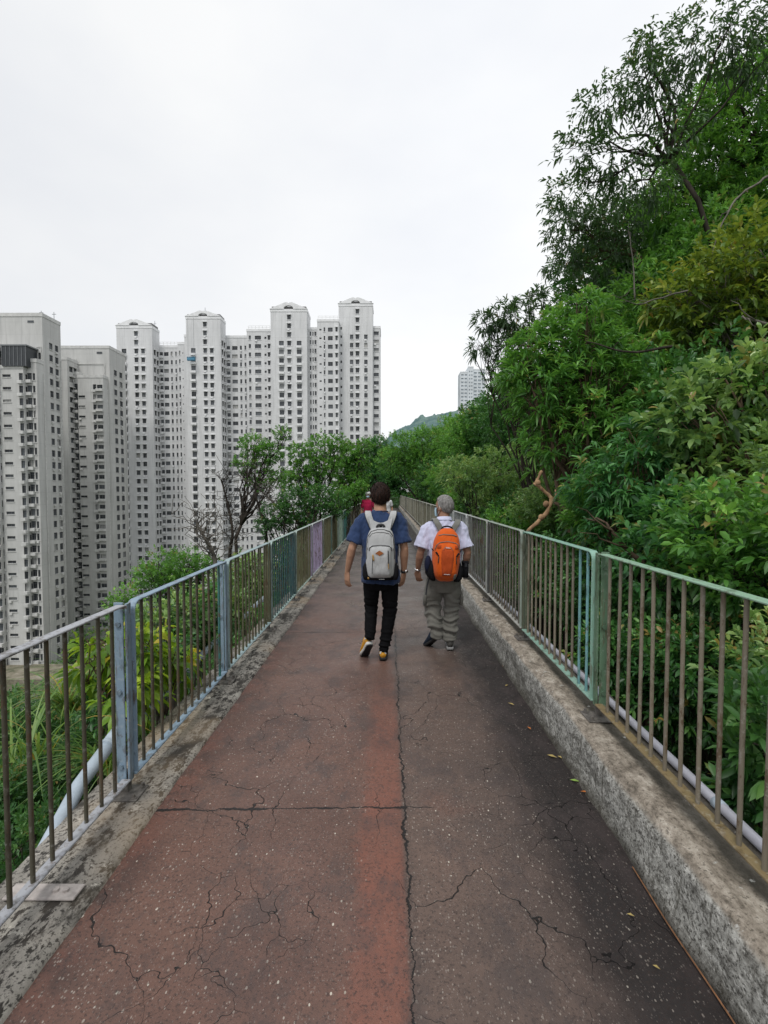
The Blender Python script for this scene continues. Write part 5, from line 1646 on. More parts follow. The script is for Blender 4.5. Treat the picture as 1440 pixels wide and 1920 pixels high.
for s in (-1, 1):
    pk.patch(lambda z, s=s: s * .085 - .018, lambda z, s=s: s * .085 + .018, .072, .104, .026, 6, 6, .004).build('corner_patch', m_or2, fp, True)
    pk.line([(s * .086, -.01), (s * .090, -.075)], .0048, .030, 6).build('zip', m_zip, fp, True)
    pk.line([(s * .112, .028), (s * .095, .012), (s * .085, -.006)], .010, .018, 5).build('buckle', m_bl, bp, True)
    m = MB(); m.tube(smooth_pts([(s * .10, -.085, .03), (s * .135, -.05, .045), (s * .142, .02, .05)]), .006, 6); m.build('compression_strap', m_bl, bp, True)
    pk.line([(s * .045, .058), (s * .030, .085), (s * .018, .092)], .0025, .034, 4).build('cord', m_gtrim, fp, True)
    # black side pocket and hip-belt wing
    m = MB(); m.loft([((s * .118, .0, -.262), .024, .05), ((s * .135, .0, -.23), .036, .07), ((s * .142, .0, -.16), .034, .07), ((s * .138, .005, -.10), .022, .06), ((s * .135, .01, -.07), .012, .05)], 16)
    m.build('side_pocket', m_bl, bp, True)
    m = MB(); m.loft([((s * .150, .05, -.235), .020, .05), ((s * .168, .07, -.20), .026, .07), ((s * .170, .09, -.14), .022, .07), ((s * .160, .08, -.11), .012, .05)], 14)
    m.build('hip_belt', m_bl, bp, True)
    sp = smooth_pts([(s * .045, .035, .215), (s * .070, .045, .265), (s * .100, .06, .315), (s * .115, .10, .345), (s * .120, .18, .345), (s * .135, .28, .26), (s * .145, .31, .12), (s * .150, .26, -.04), (s * .150, .12, -.14), (s * .140, .03, -.17)])
    strap_mesh(sp, [.058] * 30 + [.028] * (len(sp) - 30), .013).build('strap', m_gtrim, bp, True)
m = MB(); m.tube(smooth_pts([(-.060, .03, .235), (-.045, .02, .272), (0, .018, .285), (.045, .02, .272), (.060, .03, .235)]), .008, 8); m.build('grab_handle', m_bl, bp, True)
m = MB(); m.tube([(-.085, -.02, .19), (-.055, -.02, .235), (-.04, 0, .26)], .014, 8); m.build('load_buckle', m_dgrey, bp, True)
# small white script mark and reflective strip
m = MB(); import itertools
y_ = pk.surf(0, .078, .034)
for i, (dx, h) in enumerate([(0, .013), (.007, .008), (.013, .008), (.019, .010), (.025, .012), (.031, .008), (.037, .009)]):
    m.box(-.022 + dx, -.019 + dx, y_ - .002, y_ + .006, .076, .076 + h); m.box(-.019 + dx, -.0155 + dx, y_ - .0015, y_ + .006, .076 + (.004 if i % 2 else 0), .0785 + (.004 if i % 2 else 0))
m.build('white_print', m_white, fp)
pk.line([(-.03, -.178), (.03, -.178)], .002, .040, 6).build('reflective_strip', m_white, fp, True)
pk.patch(lambda z: .072, lambda z: .100, -.232, -.175, .022, 5, 6, .004).build('grey_tab', m_gtrim, fp, True)
m = MB(); m.ell((-.175, .02, -.10), (.035, .05, .085), 14, 10); m.build('rolled_jacket', cloth('jacket_navy', (.012, .016, .04)), bp, True)
strap_mesh(smooth_pts([(-.15, .03, -.24), (-.165, .04, -.30), (-.172, .05, -.38), (-.176, .05, -.42)]), .016, .004).build('loose_strap', m_dgrey, bp, True)

# ---------------------------------------------------------------- walkers in the distance, coming this way
def far_person(loc, label, shirt, trouser, hat, hair, s=1.0, mask=True, skin=m_skin):
    root = tag(empty('person', loc, PI), label, 'person')
    root.scale = (s, s, s)
    M = dict(head=(0, .03, 1.50), neck=(0, 0, 1.35), turn=0, hs=.95,
             torso=[((0, 0, .70), .09, .08), ((0, 0, .78), .150, .10), ((0, 0, .88), .145, .10), ((0, 0, 1.0), .125, .085), ((0, 0, 1.15), .145, .10), ((0, 0, 1.27), .145, .09), ((0, 0, 1.33), .10, .06), ((0, 0, 1.37), .05, .05)],
             armL=((-.155, 0, 1.28), (-.215, -.03, 1.04), (-.215, .06, .82)), armR=((.155, 0, 1.28), (.215, -.02, 1.04), (.20, .08, .82)),
             handL=(.05, .2, -1), handR=(-.05, .3, -1), curl=.4, hsz=.9, armk=.85,
             legL=((-.08, 0, .80), (-.085, .04, .46), (-.08, -.06, .10)), legR=((.08, 0, .80), (.085, .05, .46), (.08, .06, .09)))
    b = make_body(root, M, skin, .009)
    mb = MB()
    mb.loft([((0, 0, .80), .165, .12), ((0, 0, .90), .160, .115), ((0, 0, 1.02), .145, .105), ((0, 0, 1.15), .160, .12), ((0, 0, 1.26), .162, .105), ((0, 0, 1.32), .11, .075), ((0, 0, 1.352), .062, .058)], 20)
    for q, a in ((-1, 'armL'), (1, 'armR')):
        sh, el, wr = [Vector(c) for c in M[a]]
        mb.capsule([sh - Vector((q * .04, 0, .0)), sh, sh.lerp(el, .4), sh.lerp(el, .62)], [.060, .066, .060, .064], 12)
    remeshed(mb, 'tshirt', shirt, .010, root, 2, fold(.008, 8))
    mb = MB(); mb.loft([((0, 0, .68), .11, .09), ((0, 0, .76), .160, .115), ((0, 0, .86), .150, .108)], 18)
    for l in ('legL', 'legR'):
        h_, k_, a_ = [Vector(c) for c in M[l]]; mb.capsule([h_, k_, a_ + Vector((0, 0, .03))], [.088, .068, .058], 12)
    remeshed(mb, 'trousers', trouser, .010, root, 2, band_folds(.008, 70, .15, .45))
    for x, y in ((-.08, -.10), (.08, .02)): shoe('shoe', (x, y, .004), (x, y + .2, .004), root, (m_shg, m_sg, m_shg))
    hc = Vector(M['head'])
    if hair: hair_cap(hc, .95, 0, m_hair, root, 1.08, -.10, .04, 2, .006)
    if hat:
        mb = MB(); mb.ell(hc + Vector((0, -.004, .045)), (.088, .104, .078), 18, 10); mb.loft([(hc + Vector((0, .085, .045)), .062, .07), (hc + Vector((0, .085, .052)), .060, .068)], 16)
        mb.build('cap', m_white, root, True)
    if mask:
        mb = MB(); mb.ell(hc + Vector((0, .062, -.058)), (.056, .050, .042), 14, 10); mb.build('face_mask', bpy.data.materials['mask_blue'], root, True)
    return root


yw = 17.0
pw = P(690, 950, yw)
far_person((pw.x, yw, .004), 'small distant person in red t-shirt, navy trousers, white cap and face mask', cloth('tshirt_crimson', (.36, .012, .06)), cloth('trousers_navy', (.03, .035, .075)), True, True, 1.02)
pw = P(725.5, 950, 20)
far_person((pw.x, 20, .004), 'distant person in white top almost hidden behind the head of the dark-haired walker', cloth('tshirt_white', (.6, .6, .62)), cloth('trousers_grey', (.06, .06, .065)), False, True, .97)
# ------------------------------------------------------------------ vegetation
def LP(lst, Y, dy=0):
    out = []
    for i, q in enumerate(lst):
        px, py, r = q[:3]; yy = q[3] if len(q) > 3 else Y
        out.append(lobepx(px, py, yy, r, 1.0, .85))
    return out


def gz(x, y): return float(terr(np.array([x]), np.array([y]))[0])


def base_at(px, py, Y, dx=0):
    p = P(px, py, Y); x = p.x + dx
    return (x, Y, gz(x, Y))


GR = 'trees on the hillside right of the path'
# --- right: high sparse tree against the sky
tree('leaning_tree', 'tall thin tree leaning over the slope with sparse dark leaves against the sky, upper right', 'tree', (7.2, 7.5, gz(7.2, 7.5)),
     LP([(1195, 150, 52), (1130, 190, 46), (1150, 290, 52), (1085, 280, 40), (1250, 250, 50), (1290, 90, 62), (1370, 50, 75), (1200, 340, 60), (1075, 360, 42), (1430, 100, 60), (1220, 70, 26), (1240, 170, 50)], 8.2),
     'sky', L=.105, aspect=.34, per=5, dens=46, trunk_r=.045, bark='dark', group=GR, hi=True, upness=-.1, gap=.20, twig=.16, droop=.35, shell=.25, limbs=1, twigs_shown=9, seed=3, fine=.14, hub=P(1260, 300, 8.3))
tree('leaning_tree', 'sparse lower limb tree with drooping dark twigs below the tallest crown, at the sky edge', 'tree', (6.0, 10, gz(6.0, 10)),
     LP([(1085, 440, 50), (1060, 400, 40), (1130, 470, 60), (1055, 490, 32), (1150, 400, 60)], 9.5),
     'sky', L=.10, aspect=.34, per=5, dens=56, trunk_r=.045, bark='brown', group=GR, hi=True, upness=-.05, gap=.15, twig=.15, droop=.3, shell=.3, limbs=1, twigs_shown=8, seed=13, fine=.15, hub=P(1200, 480, 9.6))
# dense crowns behind
tree('hillside_tree', 'dense green tree filling the top right corner of the photo', 'tree', (11, 9.5, gz(11, 9.5)),
     LP([(1400, 240, 110), (1340, 330, 100), (1430, 380, 120), (1440, 150, 70), (1270, 400, 80), (1380, 450, 110), (1330, 210, 50)], 10.2),
     'mid', L=.13, aspect=.30, per=8, dens=60, trunk_r=.12, bark='dark', group=GR, upness=.2, seed=5, shell=.45, limbs=2, gap=.10)
tree('hillside_tree', 'mid green tree just below the sparse dark leaves, along the sky edge', 'tree', (8.0, 12.5, gz(8.0, 12.5)),
     LP([(1190, 450, 85), (1130, 520, 80), (1230, 520, 90), (1110, 590, 70), (1290, 480, 80), (1180, 560, 80)], 12.2),
     'deep', L=.13, aspect=.33, per=8, dens=55, trunk_r=.12, group=GR, upness=.2, seed=6, shell=.45, gap=.08)
# yellow leaved tree
tree('hillside_tree', 'tree with olive-yellow leaves high on the right slope', 'tree', (6.3, 6.4, gz(6.3, 6.4)),
     LP([(1340, 560, 80), (1400, 500, 85), (1290, 610, 55), (1420, 620, 75), (1270, 560, 45), (1440, 560, 60)], 7.3),
     'yellow', L=.15, aspect=.36, per=7, dens=50, trunk_r=.07, bark='grey', group=GR, hi=True, upness=.15, seed=7, shell=.3, gap=.14, twig=.2, droop=.3)
tree('hillside_tree', 'light green leafy tree around the pale twisting twigs, centre of the right slope', 'tree', (5.6, 8.6, gz(5.6, 8.6)),
     LP([(1290, 490, 60), (1220, 560, 70), (1250, 650, 80), (1330, 690, 80), (1200, 650, 70), (1320, 440, 60)], 8.6),
     'mid', L=.13, aspect=.32, per=7, dens=55, trunk_r=.07, bark='dark', group=GR, hi=True, upness=.3, seed=17, shell=.35, gap=.1)
# rosette tree
tree('lanceolate_tree', 'glossy green tree with long narrow leaves in rosettes above the right railing', 'tree', (2.75, 6.4, gz(2.75, 6.4)),
     LP([(1070, 640, 75), (1010, 650, 50), (1110, 720, 85), (1030, 740, 80), (1150, 800, 90), (1070, 820, 90), (1170, 690, 70), (1100, 580, 45), (980, 700, 42)], 7.0),
     'mid', L=.17, aspect=.20, per=10, dens=40, trunk_r=.07, bark='brown', group=GR, hi=True, upness=.7, seed=8, shell=.4, gap=.08, twig=.07, droop=.40, spread=1.1)
tree('lanceolate_tree', 'darker narrow-leaved shrub tree behind the green corner post of the right railing', 'tree', (2.7, 5.0, gz(2.7, 5.0)),
     LP([(1190, 900, 85), (1130, 915, 55), (1240, 960, 90), (1150, 990, 70), (1220, 830, 60)], 5.3),
     'blue', L=.15, aspect=.21, per=10, dens=48, trunk_r=.05, bark='brown', group=GR, hi=True, upness=.5, seed=9, shell=.4, gap=.06, twig=.07, droop=.45, spread=1.1)
tree('overhanging_sapling', 'slender sapling with dark spiky leaf tufts reaching left over the railing against the sky', 'tree', (3.1, 9.5, gz(3.1, 9.5)),
     LP([(950, 590, 34), (915, 600, 22), (900, 650, 20), (985, 610, 36), (960, 650, 34), (1000, 560, 20)], 8.6),
     'sky', L=.15, aspect=.18, per=8, dens=50, trunk_r=.035, bark='dark', group=GR, hi=True, upness=.2, seed=10, shell=.3, gap=.10, twig=.05, droop=.35, spread=1.0)
# pale broad leaves
tree('broadleaf_tree', 'tree with broad pale grey-green leaves at the right edge, above the near railing', 'tree', (4.6, 4.1, gz(4.6, 4.1)),
     LP([(1380, 740, 85), (1300, 790, 75), (1430, 860, 90), (1340, 880, 80), (1400, 960, 80), (1290, 880, 55), (1440, 700, 60)], 5.0),
     'pale', L=.125, aspect=.44, per=7, dens=46, trunk_r=.07, bark='brown', group=GR, hi=True, upness=.3, seed=11, shell=.35, gap=.10, twig=.14, droop=.25)
tree('broadleaf_tree', 'low pale-leaved branches hanging just over the nearest green rail', 'tree', (3.5, 3.2, gz(3.5, 3.2)),
     LP([(1370, 1000, 75), (1440, 1050, 80), (1300, 1040, 60), (1400, 1110, 60), (1340, 960, 45)], 4.2),
     'pale', L=.105, aspect=.42, per=7, dens=55, trunk_r=.05, bark='brown', group=GR, hi=True, upness=.3, seed=12, shell=.35, gap=.08, twig=.12, droop=.25)
# mid distance along the railing
far = [
    ('bushy_tree', 'dark rounded bushy tree directly above the heads of the far railing posts', (940, 730, 48, 15), [(945, 705, 34), (970, 760, 50), (1000, 720, 50), (945, 800, 46), (990, 830, 60), (1040, 860, 60)], 15, 'deep'),
    ('bushy_tree', 'light green bushy tree left of the narrow-leaved one, beside the hazy tower', (900, 800, 40, 22), [(880, 800, 26), (912, 780, 26), (850, 835, 34), (900, 850, 46), (940, 860, 40)], 22, 'mid'),
    ('bushy_tree', 'glossy dark shrub with speckled highlights behind the orange backpack wearer', (900, 880, 60, 11), [(890, 900, 44), (940, 880, 50), (980, 920, 45), (860, 890, 35), (920, 950, 34)], 11, 'pale'),
    ('bushy_tree', 'bright green feathery tree curving over the far part of the path', (790, 850, 40, 33), [(760, 840, 34), (800, 830, 34), (735, 865, 26), (790, 870, 38), (840, 860, 40), (825, 900, 30)], 33, 'mid'),
    ('bushy_tree', 'dark tree over the end of the path behind the cross railing', (715, 880, 30, 56), [(705, 860, 34), (735, 862, 26), (690, 885, 28), (745, 885, 32), (770, 870, 34), (720, 900, 26), (740, 905, 26), (712, 915, 24), (755, 912, 22), (690, 910, 22)], 57, 'deep'),
    ('bushy_tree', 'blue-green tree left of the path end, in front of the last gabled tower', (700, 860, 30, 45), [(690, 850, 24), (710, 835, 20), (680, 880, 26), (705, 890, 22)], 47, 'blue'),
    ('bushy_tree', 'small light tree above the dark rounded one, along the ridge', (860, 790, 30, 42), [(850, 808, 22), (822, 822, 20), (880, 798, 22), (790, 832, 20)], 42, 'mid'),
]
for nm, lab, b, lo, Y, lf in far:
    p = P(b[0], b[1], Y); x = max(p.x, 2.4) if b[0] > 740 else p.x
    sc_ = max(1, Y / 11)
    tree(nm, lab, 'tree', (x, Y, gz(x, Y)), LP(lo, Y), lf, L=.085 * sc_ ** .75, aspect=.36, per=8, dens=70 / sc_ ** 1.25, trunk_r=.05 * sc_ ** .5, group=GR, upness=.4, seed=int(Y) + 20, shell=.5, gap=.05, twig=.11 * sc_ ** .7, hi=False)

# understorey right behind the railing: one shrub after another
k = 0
shr = []
for (X_, Y_, Z_, r, lf, L_) in [
    (2.45, 1.6, .3, .55, 'pale', .085), (3.1, 2.3, 1.1, .6, 'pale', .09), (2.3, 2.7, .9, .45, 'pale', .07), (2.2, 2.4, -.2, .5, 'deep', .075), (2.35, 3.7, .5, .55, 'deep', .075),
    (2.6, 3.4, 1.25, .5, 'mid', .09), (2.2, 4.6, .4, .5, 'deep', .075), (2.5, 4.4, 1.2, .45, 'blue', .10), (3.3, 3.4, 1.9, .6, 'pale', .09), (2.3, 5.8, .6, .5, 'deep', .075), (2.6, 6.0, 1.4, .5, 'mid', .10),
    (2.3, 7.2, .6, .55, 'deep', .075), (2.7, 7.8, 1.5, .6, 'pale', .075), (2.3, 8.8, .7, .6, 'mid', .08), (2.6, 10.3, 1.0, .7, 'deep', .085), (2.4, 12, 1.0, .7, 'pale', .08), (2.7, 13.8, 1.3, .8, 'deep', .09),
    (2.6, 16, 1.3, .9, 'mid', .1), (2.9, 18.5, 1.6, 1.0, 'deep', .11), (2.8, 21.5, 1.6, 1.1, 'mid', .12), (3.1, 25, 1.8, 1.3, 'deep', .14), (3.0, 29, 1.8, 1.4, 'deep', .16), (3.3, 34, 2.0, 1.6, 'mid', .18), (3.3, 39, 2.2, 1.8, 'deep', .2), (3.5, 45, 2.4, 2.0, 'deep', .22),
    (3.6, 1.2, 1.3, .7, 'pale', .09), (4.4, 2.3, 2.1, .8, 'pale', .1), (3.9, 4.6, 2.2, .7, 'mid', .1), (4.0, 6.6, 2.6, .9, 'deep', .1), (4.3, 9, 3.0, 1.1, 'mid', .11), (4.2, 12, 3.0, 1.2, 'deep', .12), (4.6, 16, 3.6, 1.5, 'mid', .14), (5, 21, 4.2, 1.9, 'deep', .17), (5.4, 27, 4.6, 2.2, 'mid', .2), (6, 34, 5.2, 2.6, 'deep', .24), (6, 43, 5.5, 2.8, 'mid', .28)]:
    shr.append((X_, Y_, Z_, r, lf, L_))
where = ['behind the nearest bars of the right railing', 'behind the pale green corner post', 'behind the second right railing panel', 'behind the panel with teal bars', 'behind the olive post',
         'behind the blackish post', 'behind the light grey panel', 'beside the far olive right railing', 'high above the right railing', 'deep in the right undergrowth']
adj = {'pale': 'pale speckled', 'deep': 'dark glossy', 'mid': 'fresh green', 'blue': 'bluish narrow-leaved'}
for (X_, Y_, Z_, r, lf, L_) in shr:
    lobes = []
    for j in range(4):
        lobes.append((Vector((X_ + random.uniform(-.4, .5) * r, Y_ + random.uniform(-.9, .9) * r, Z_ + random.uniform(-.7, .5) * r)), r * random.uniform(.55, .9), r * random.uniform(.6, .95), r * random.uniform(.5, .8)))
    wh = 'behind the nearest bars of the right railing' if Y_ < 2.6 else 'behind the pale green corner post of the right railing' if Y_ < 4 else 'behind the right railing panel with grey-brown bars' if Y_ < 6.5 else 'beside the grey-haired walker, behind the right railing' if Y_ < 11 else 'along the far right railing'
    hgt = 'upper ' if X_ > 3.4 else ''
    tree('shrub', f'{hgt}{adj[lf]} shrub {wh}', 'shrub', (X_ + .25 * r, Y_, gz(X_ + .25 * r, Y_)), lobes, lf, L=L_, aspect=.42, per=7, dens=75 * (.09 / L_) ** 1.6, trunk_r=.025 * max(1, r), group=f'{adj[lf]} shrubs in the right undergrowth',
         hi=Y_ < 9, upness=.5, seed=40 + k, shell=.4, gap=.03, twig=L_ * 1.2, limbs=1, twigs_shown=3)
    k += 1
# bright plant close to the right edge
tree('shrub', 'vivid light green plant low behind the last bars at the right edge', 'shrub', (2.35, 2.2, gz(2.35, 2.2)), [(P(1425, 1370, 2.35), .16, .2, .22), (P(1440, 1450, 2.3), .16, .2, .16), (P(1420, 1520, 2.3), .14, .18, .14)], 'fern',
     L=.11, aspect=.30, per=8, dens=90, trunk_r=.012, group=None, hi=True, seed=90, shell=.25, upness=.6, twig=.08, limbs=1, twigs_shown=3)

# bare snapped branch above the right railing
root = tag(empty('dead_tree', (3.0, 8.6, gz(3.0, 8.6))), 'crooked orange-tan bare trunk with a snapped top just above the right railing', 'dead tree')
b = root.location
Yb = 6.4
pts = [Vector((2.6, 8.6, gz(2.6, 8.6))), P(1005, 1060, 7.2), P(985, 1003, 6.5), P(1020, 968, Yb), P(1033, 942, Yb), P(1014, 915, Yb), P(1006, 898, Yb), P(1016, 884, Yb)]
mb = MB(); sp = smooth_pts(pts, 5)[8:]
rad = [.030 + .013 * noise.noise(Vector((i * .45, 0, 0))) - .0005 * i for i in range(len(sp))]
sp = [p + Vector((noise.noise(p * 9), 0, noise.noise(p * 9 + Vector((4, 0, 0))))) * .03 for p in sp]
mb.tube([p - b for p in sp], rad, 10)
mb.tube([P(1033, 944, Yb) - b, P(1043, 930, Yb) - b, P(1041, 918, Yb) - b], [.026, .016, .008], 8)
mb.tube([P(1012, 912, Yb) - b, P(1000, 906, Yb) - b], [.026, .010], 8)
for (x, y) in ((1024, 945), (1008, 905), (1015, 970)): mb.ell(P(x, y, Yb) - b, (.040, .036, .042), 10, 8)
mb.build('bark', BARK['tan'], root, True)
mb = MB(); mb.tube([p - b for p in smooth_pts(pts, 5)[:10]], .05, 9); mb.build('lower_trunk', BARK['dark'], root, True)
# long bare twigs in front of the crowns
def bare(name, label, pts, r0, bark, group='bare branches in the right foliage'):
    b = pts[0]; root = tag(empty(name, b), label, 'branch', group)
    sp = smooth_pts(pts, 6); n = len(sp)
    mb = MB(); mb.tube([p - b + Vector((noise.noise(p * 5), noise.noise(p * 5 + Vector((9, 0, 0))), noise.noise(p * 5 + Vector((0, 9, 0))))) * r0 * 1.2 for p in sp], [r0 * (1 - .75 * i / n) for i in range(n)], 7)
    for i in range(4, n, 4):
        d = Vector((random.gauss(0, 1), random.gauss(0, .5), random.gauss(.2, 1))).normalized() * random.uniform(.15, .4) * max(1, r0 / .02)
        q = crooked(sp[i], sp[i] + d, 4, .15); mb.tube([p - b for p in q], [r0 * .35, r0 * .3, r0 * .22, r0 * .15, r0 * .08], 5)
    mb.build('bark', BARK[bark], root, True)
bare('bare_branch', 'pale curved twig in the middle of the right foliage', [P(1290, 545, 6.3), P(1235, 560, 6.2), P(1195, 570, 6.1), P(1150, 552, 6.0)], .012, 'grey')
bare('bare_branch', 'long thin grey branch arching down between the upper crowns', [P(1440, 330, 7.5), P(1380, 375, 7.3), P(1350, 430, 7.2), P(1335, 480, 7.1)], .018, 'grey')
bare('bare_branch', 'pale bare branch end sticking in from the right edge', [P(1470, 610, 5), P(1430, 604, 5), P(1392, 592, 5)], .022, 'grey')
bare('bare_branch', 'dark horizontal branch across the middle of the right foliage', [P(1260, 650, 5.8), P(1180, 660, 5.8), P(1100, 640, 5.9)], .018, 'dark')
bare('bare_branch', 'upright thin pale twig above the narrow-leaved tree', [P(1190, 560, 7.2), P(1186, 490, 7.3), P(1180, 435, 7.4)], .012, 'grey')
bare('bare_branch', 'brown broken branch leaning just above the teal bars of the right railing', [P(1210, 1060, 4.4), P(1160, 1010, 4.4), P(1135, 980, 4.5)], .028, 'brown')

# --- left side ----------------------------------------------------
GL = 'trees and shrubs left of the path'
LT = [
    ('slender_tree', 'tall thin dark-stemmed tree with patchy crown, leftmost leafy tree before the white towers', (452, 14), [(475, 835, 26), (505, 850, 28), (460, 870, 22), (530, 815, 14), (490, 900, 24), (520, 895, 20)], 14, 'mid', 'dark', .12, 60),
    ('slender_tree', 'open-crowned green tree with forked stems in the middle of the left group', (585, 17), [(560, 850, 24), (600, 840, 30), (560, 885, 22), (610, 875, 34), (635, 835, 22), (590, 900, 30), (545, 900, 20)], 17, 'mid', 'dark', .12, 46),
    ('slender_tree', 'pale-stemmed green tree closest to the distant walkers on the left', (636, 22), [(655, 850, 22), (640, 880, 26), (675, 865, 20), (665, 900, 24), (640, 920, 24), (685, 835, 14)], 22, 'mid', 'grey', .1, 46),
    ('bushy_tree', 'dense dark bush behind the left railing below the open-crowned trees', (575, 12), [(555, 945, 36), (595, 935, 34), (520, 965, 30), (630, 945, 28), (560, 985, 26), (500, 985, 22)], 12.5, 'deep', 'dark', .05, 60),
    ('bushy_tree', 'light green bush by the left railing near the person in red', (660, 16), [(655, 930, 22), (635, 948, 18), (672, 915, 14)], 17, 'mid', 'dark', .05, 60),
    ('bushy_tree', 'rounded fresh green bush rising over the left railing in front of the towers', (320, 8.5), [(310, 1070, 40), (350, 1058, 36), (275, 1085, 28), (330, 1100, 44), (385, 1065, 28)], 8.6, 'mid', 'dark', .03, 90),
]
for nm, lab, (bx, bY), lo, Y, lf, bk, gp, dn in LT:
    p = P(bx, 1000, bY)
    tree(nm, lab, 'tree', (p.x, bY, gz(p.x, bY)), LP(lo, Y), lf, L=.06 * max(1, Y / 10), aspect=.42, per=7, dens=dn * (1.3 if 'slender' in nm else 1.7), trunk_r=.055, bark=bk, group=GL, upness=.5, seed=int(bx), shell=.35, gap=gp + (.13 if 'slender' in nm else .05), twig=.09, limbs=2, twigs_shown=7, hi=False, hub=P(bx, 985, Y) if 'slender' in nm else None)
# bare twiggy trees
for (lab, pxs, Y) in [('leafless twiggy tree in front of the second gabled tower', [(430, 1060), (436, 1000), (428, 950), (415, 900)], 11),
                      ('leafless grey shrub just above the left railing beside the green bush', [(405, 1090), (400, 1040), (385, 1010), (370, 985)], 8),
                      ('pale leaning bare trunk crossing behind the left railing', [(560, 985), (530, 960), (500, 930), (470, 905)], 13),
                      ('forked bare stem rising behind the railing near the dense bush', [(500, 1020), (492, 970), (480, 930), (478, 880)], 12.5)]:
    pts = [P(x, y, Y) for x, y in pxs]; b = Vector((pts[0].x, Y, gz(pts[0].x, Y)))
    root = tag(empty('bare_tree', b), lab, 'tree', GL)
    mb = MB(); sp = smooth_pts([b] + pts, 5); n = len(sp)
    mb.tube([p - b for p in sp], [.05 * (1 - .75 * i / n) for i in range(n)], 8)
    for i in range(n // 3, n):
        for j in range(2):
            L__ = random.uniform(.3, .85) * (1.1 - .5 * i / n)
            e = sp[i] + Vector((random.gauss(0, .6), random.gauss(0, .5), random.uniform(.1, 1))).normalized() * L__
            q = crooked(sp[i], e, 5, .12); mb.tube([p - b for p in q], [.009, .008, .006, .005, .004, .0025], 5)
            for m_ in range(3):
                s_ = q[random.randint(1, 5)]; e2 = s_ + Vector((random.gauss(0, .6), random.gauss(0, .5), random.uniform(-.1, .8))).normalized() * random.uniform(.15, .5)
                mb.tube([p - b for p in crooked(s_, e2, 3, .1)], [.006, .005, .004, .003], 4)
    mb.build('trunk', BARK['grey' if 'grey' in lab or 'pale' in lab else 'dark'], root, True)

# shrubs seen through the left bars
for (px, py, Y, r, lf, L_, asp, lab) in [
    (480, 1085, 8.0, 40, 'pale', .07, .6, 'round-leaved shrub behind the olive post of the left railing'),
    (430, 1130, 6.2, 50, 'pale', .07, .6, 'round-leaved shrub behind the dark blue-green panel'),
    (540, 1045, 9.5, 36, 'deep', .07, .5, 'dark shrub behind the lilac panel of the left railing'),
    (590, 1000, 13, 30, 'deep', .08, .5, 'dark shrub behind the far olive panels on the left'),
    (380, 1170, 5.4, 60, 'deep', .07, .55, 'dark twiggy shrub behind the light blue bolted post'),
    (320, 1190, 4.8, 60, 'pale', .075, .6, 'round-leaved climbing shrub left of the light blue bolted post'),
    (340, 1250, 4.2, 60, 'deep', .06, .5, 'low dark shrub beside the pipe below the left railing'),
    (420, 1200, 4.7, 40, 'deep', .06, .5, 'low dark shrub at the foot of the second left post'),
    (290, 1320, 3.6, 45, 'deep', .06, .5, 'dark leaves under the bend of the blue-grey pipe'),
    (255, 1130, 6.0, 34, 'mid', .05, .5, 'small feathery shrub just under the thick blue post rail'),
]:
    c = P(px, py, Y); x = min(c.x, -1.9)
    lobes = [(Vector((min(c.x, -1.95) + random.uniform(-.5, .1) * r / F * Y, c.y + random.uniform(-.6, .6) * r / F * Y * 1.5, c.z + random.uniform(-.5, .5) * r / F * Y)), r / F * Y * .8, r / F * Y * .9, r / F * Y * .8) for _ in range(4)]
    tree('shrub', lab, 'shrub', (x - .1, Y, gz(x - .1, Y)), lobes, lf, L=L_, aspect=asp, per=6, dens=75, trunk_r=.018, bark='grey', group=GL, hi=True, upness=.3, seed=int(px), shell=.3, gap=.10, twig=.10, limbs=2, twigs_shown=6)
# yellow-green broad leaves
for (px, py, Y, r, lab) in [(200, 1205, 3.4, 34, 'yellow-green broad-leaved plant just left of the thick blue post'), (265, 1215, 3.6, 32, 'yellow-green broad-leaved plant right of the thick blue post'),
                            (165, 1245, 3.5, 26, 'yellow-green leafy shoot beside the grass tuft'), (310, 1235, 3.8, 26, 'bright leaves between the bars right of the thick blue post'), (240, 1290, 3.3, 30, 'yellow-green leaves low behind the thick blue post')]:
    c = P(px, py, Y)
    tree('broadleaf_plant', lab, 'plant', (c.x - .1, Y, c.z - .9), [(c, r / F * Y, r / F * Y, r / F * Y * 1.3), (c + Vector((.05, .1, -.12)), r / F * Y * .8, r / F * Y, r / F * Y)], 'bright',
         L=.115, aspect=.50, per=5, dens=32, trunk_r=.012, bark='brown', group='yellow-green broad-leaved plants by the left railing', hi=True, upness=.1, seed=int(px) + 2, shell=.2, gap=.1, twig=.10, droop=.45, limbs=2, twigs_shown=5)
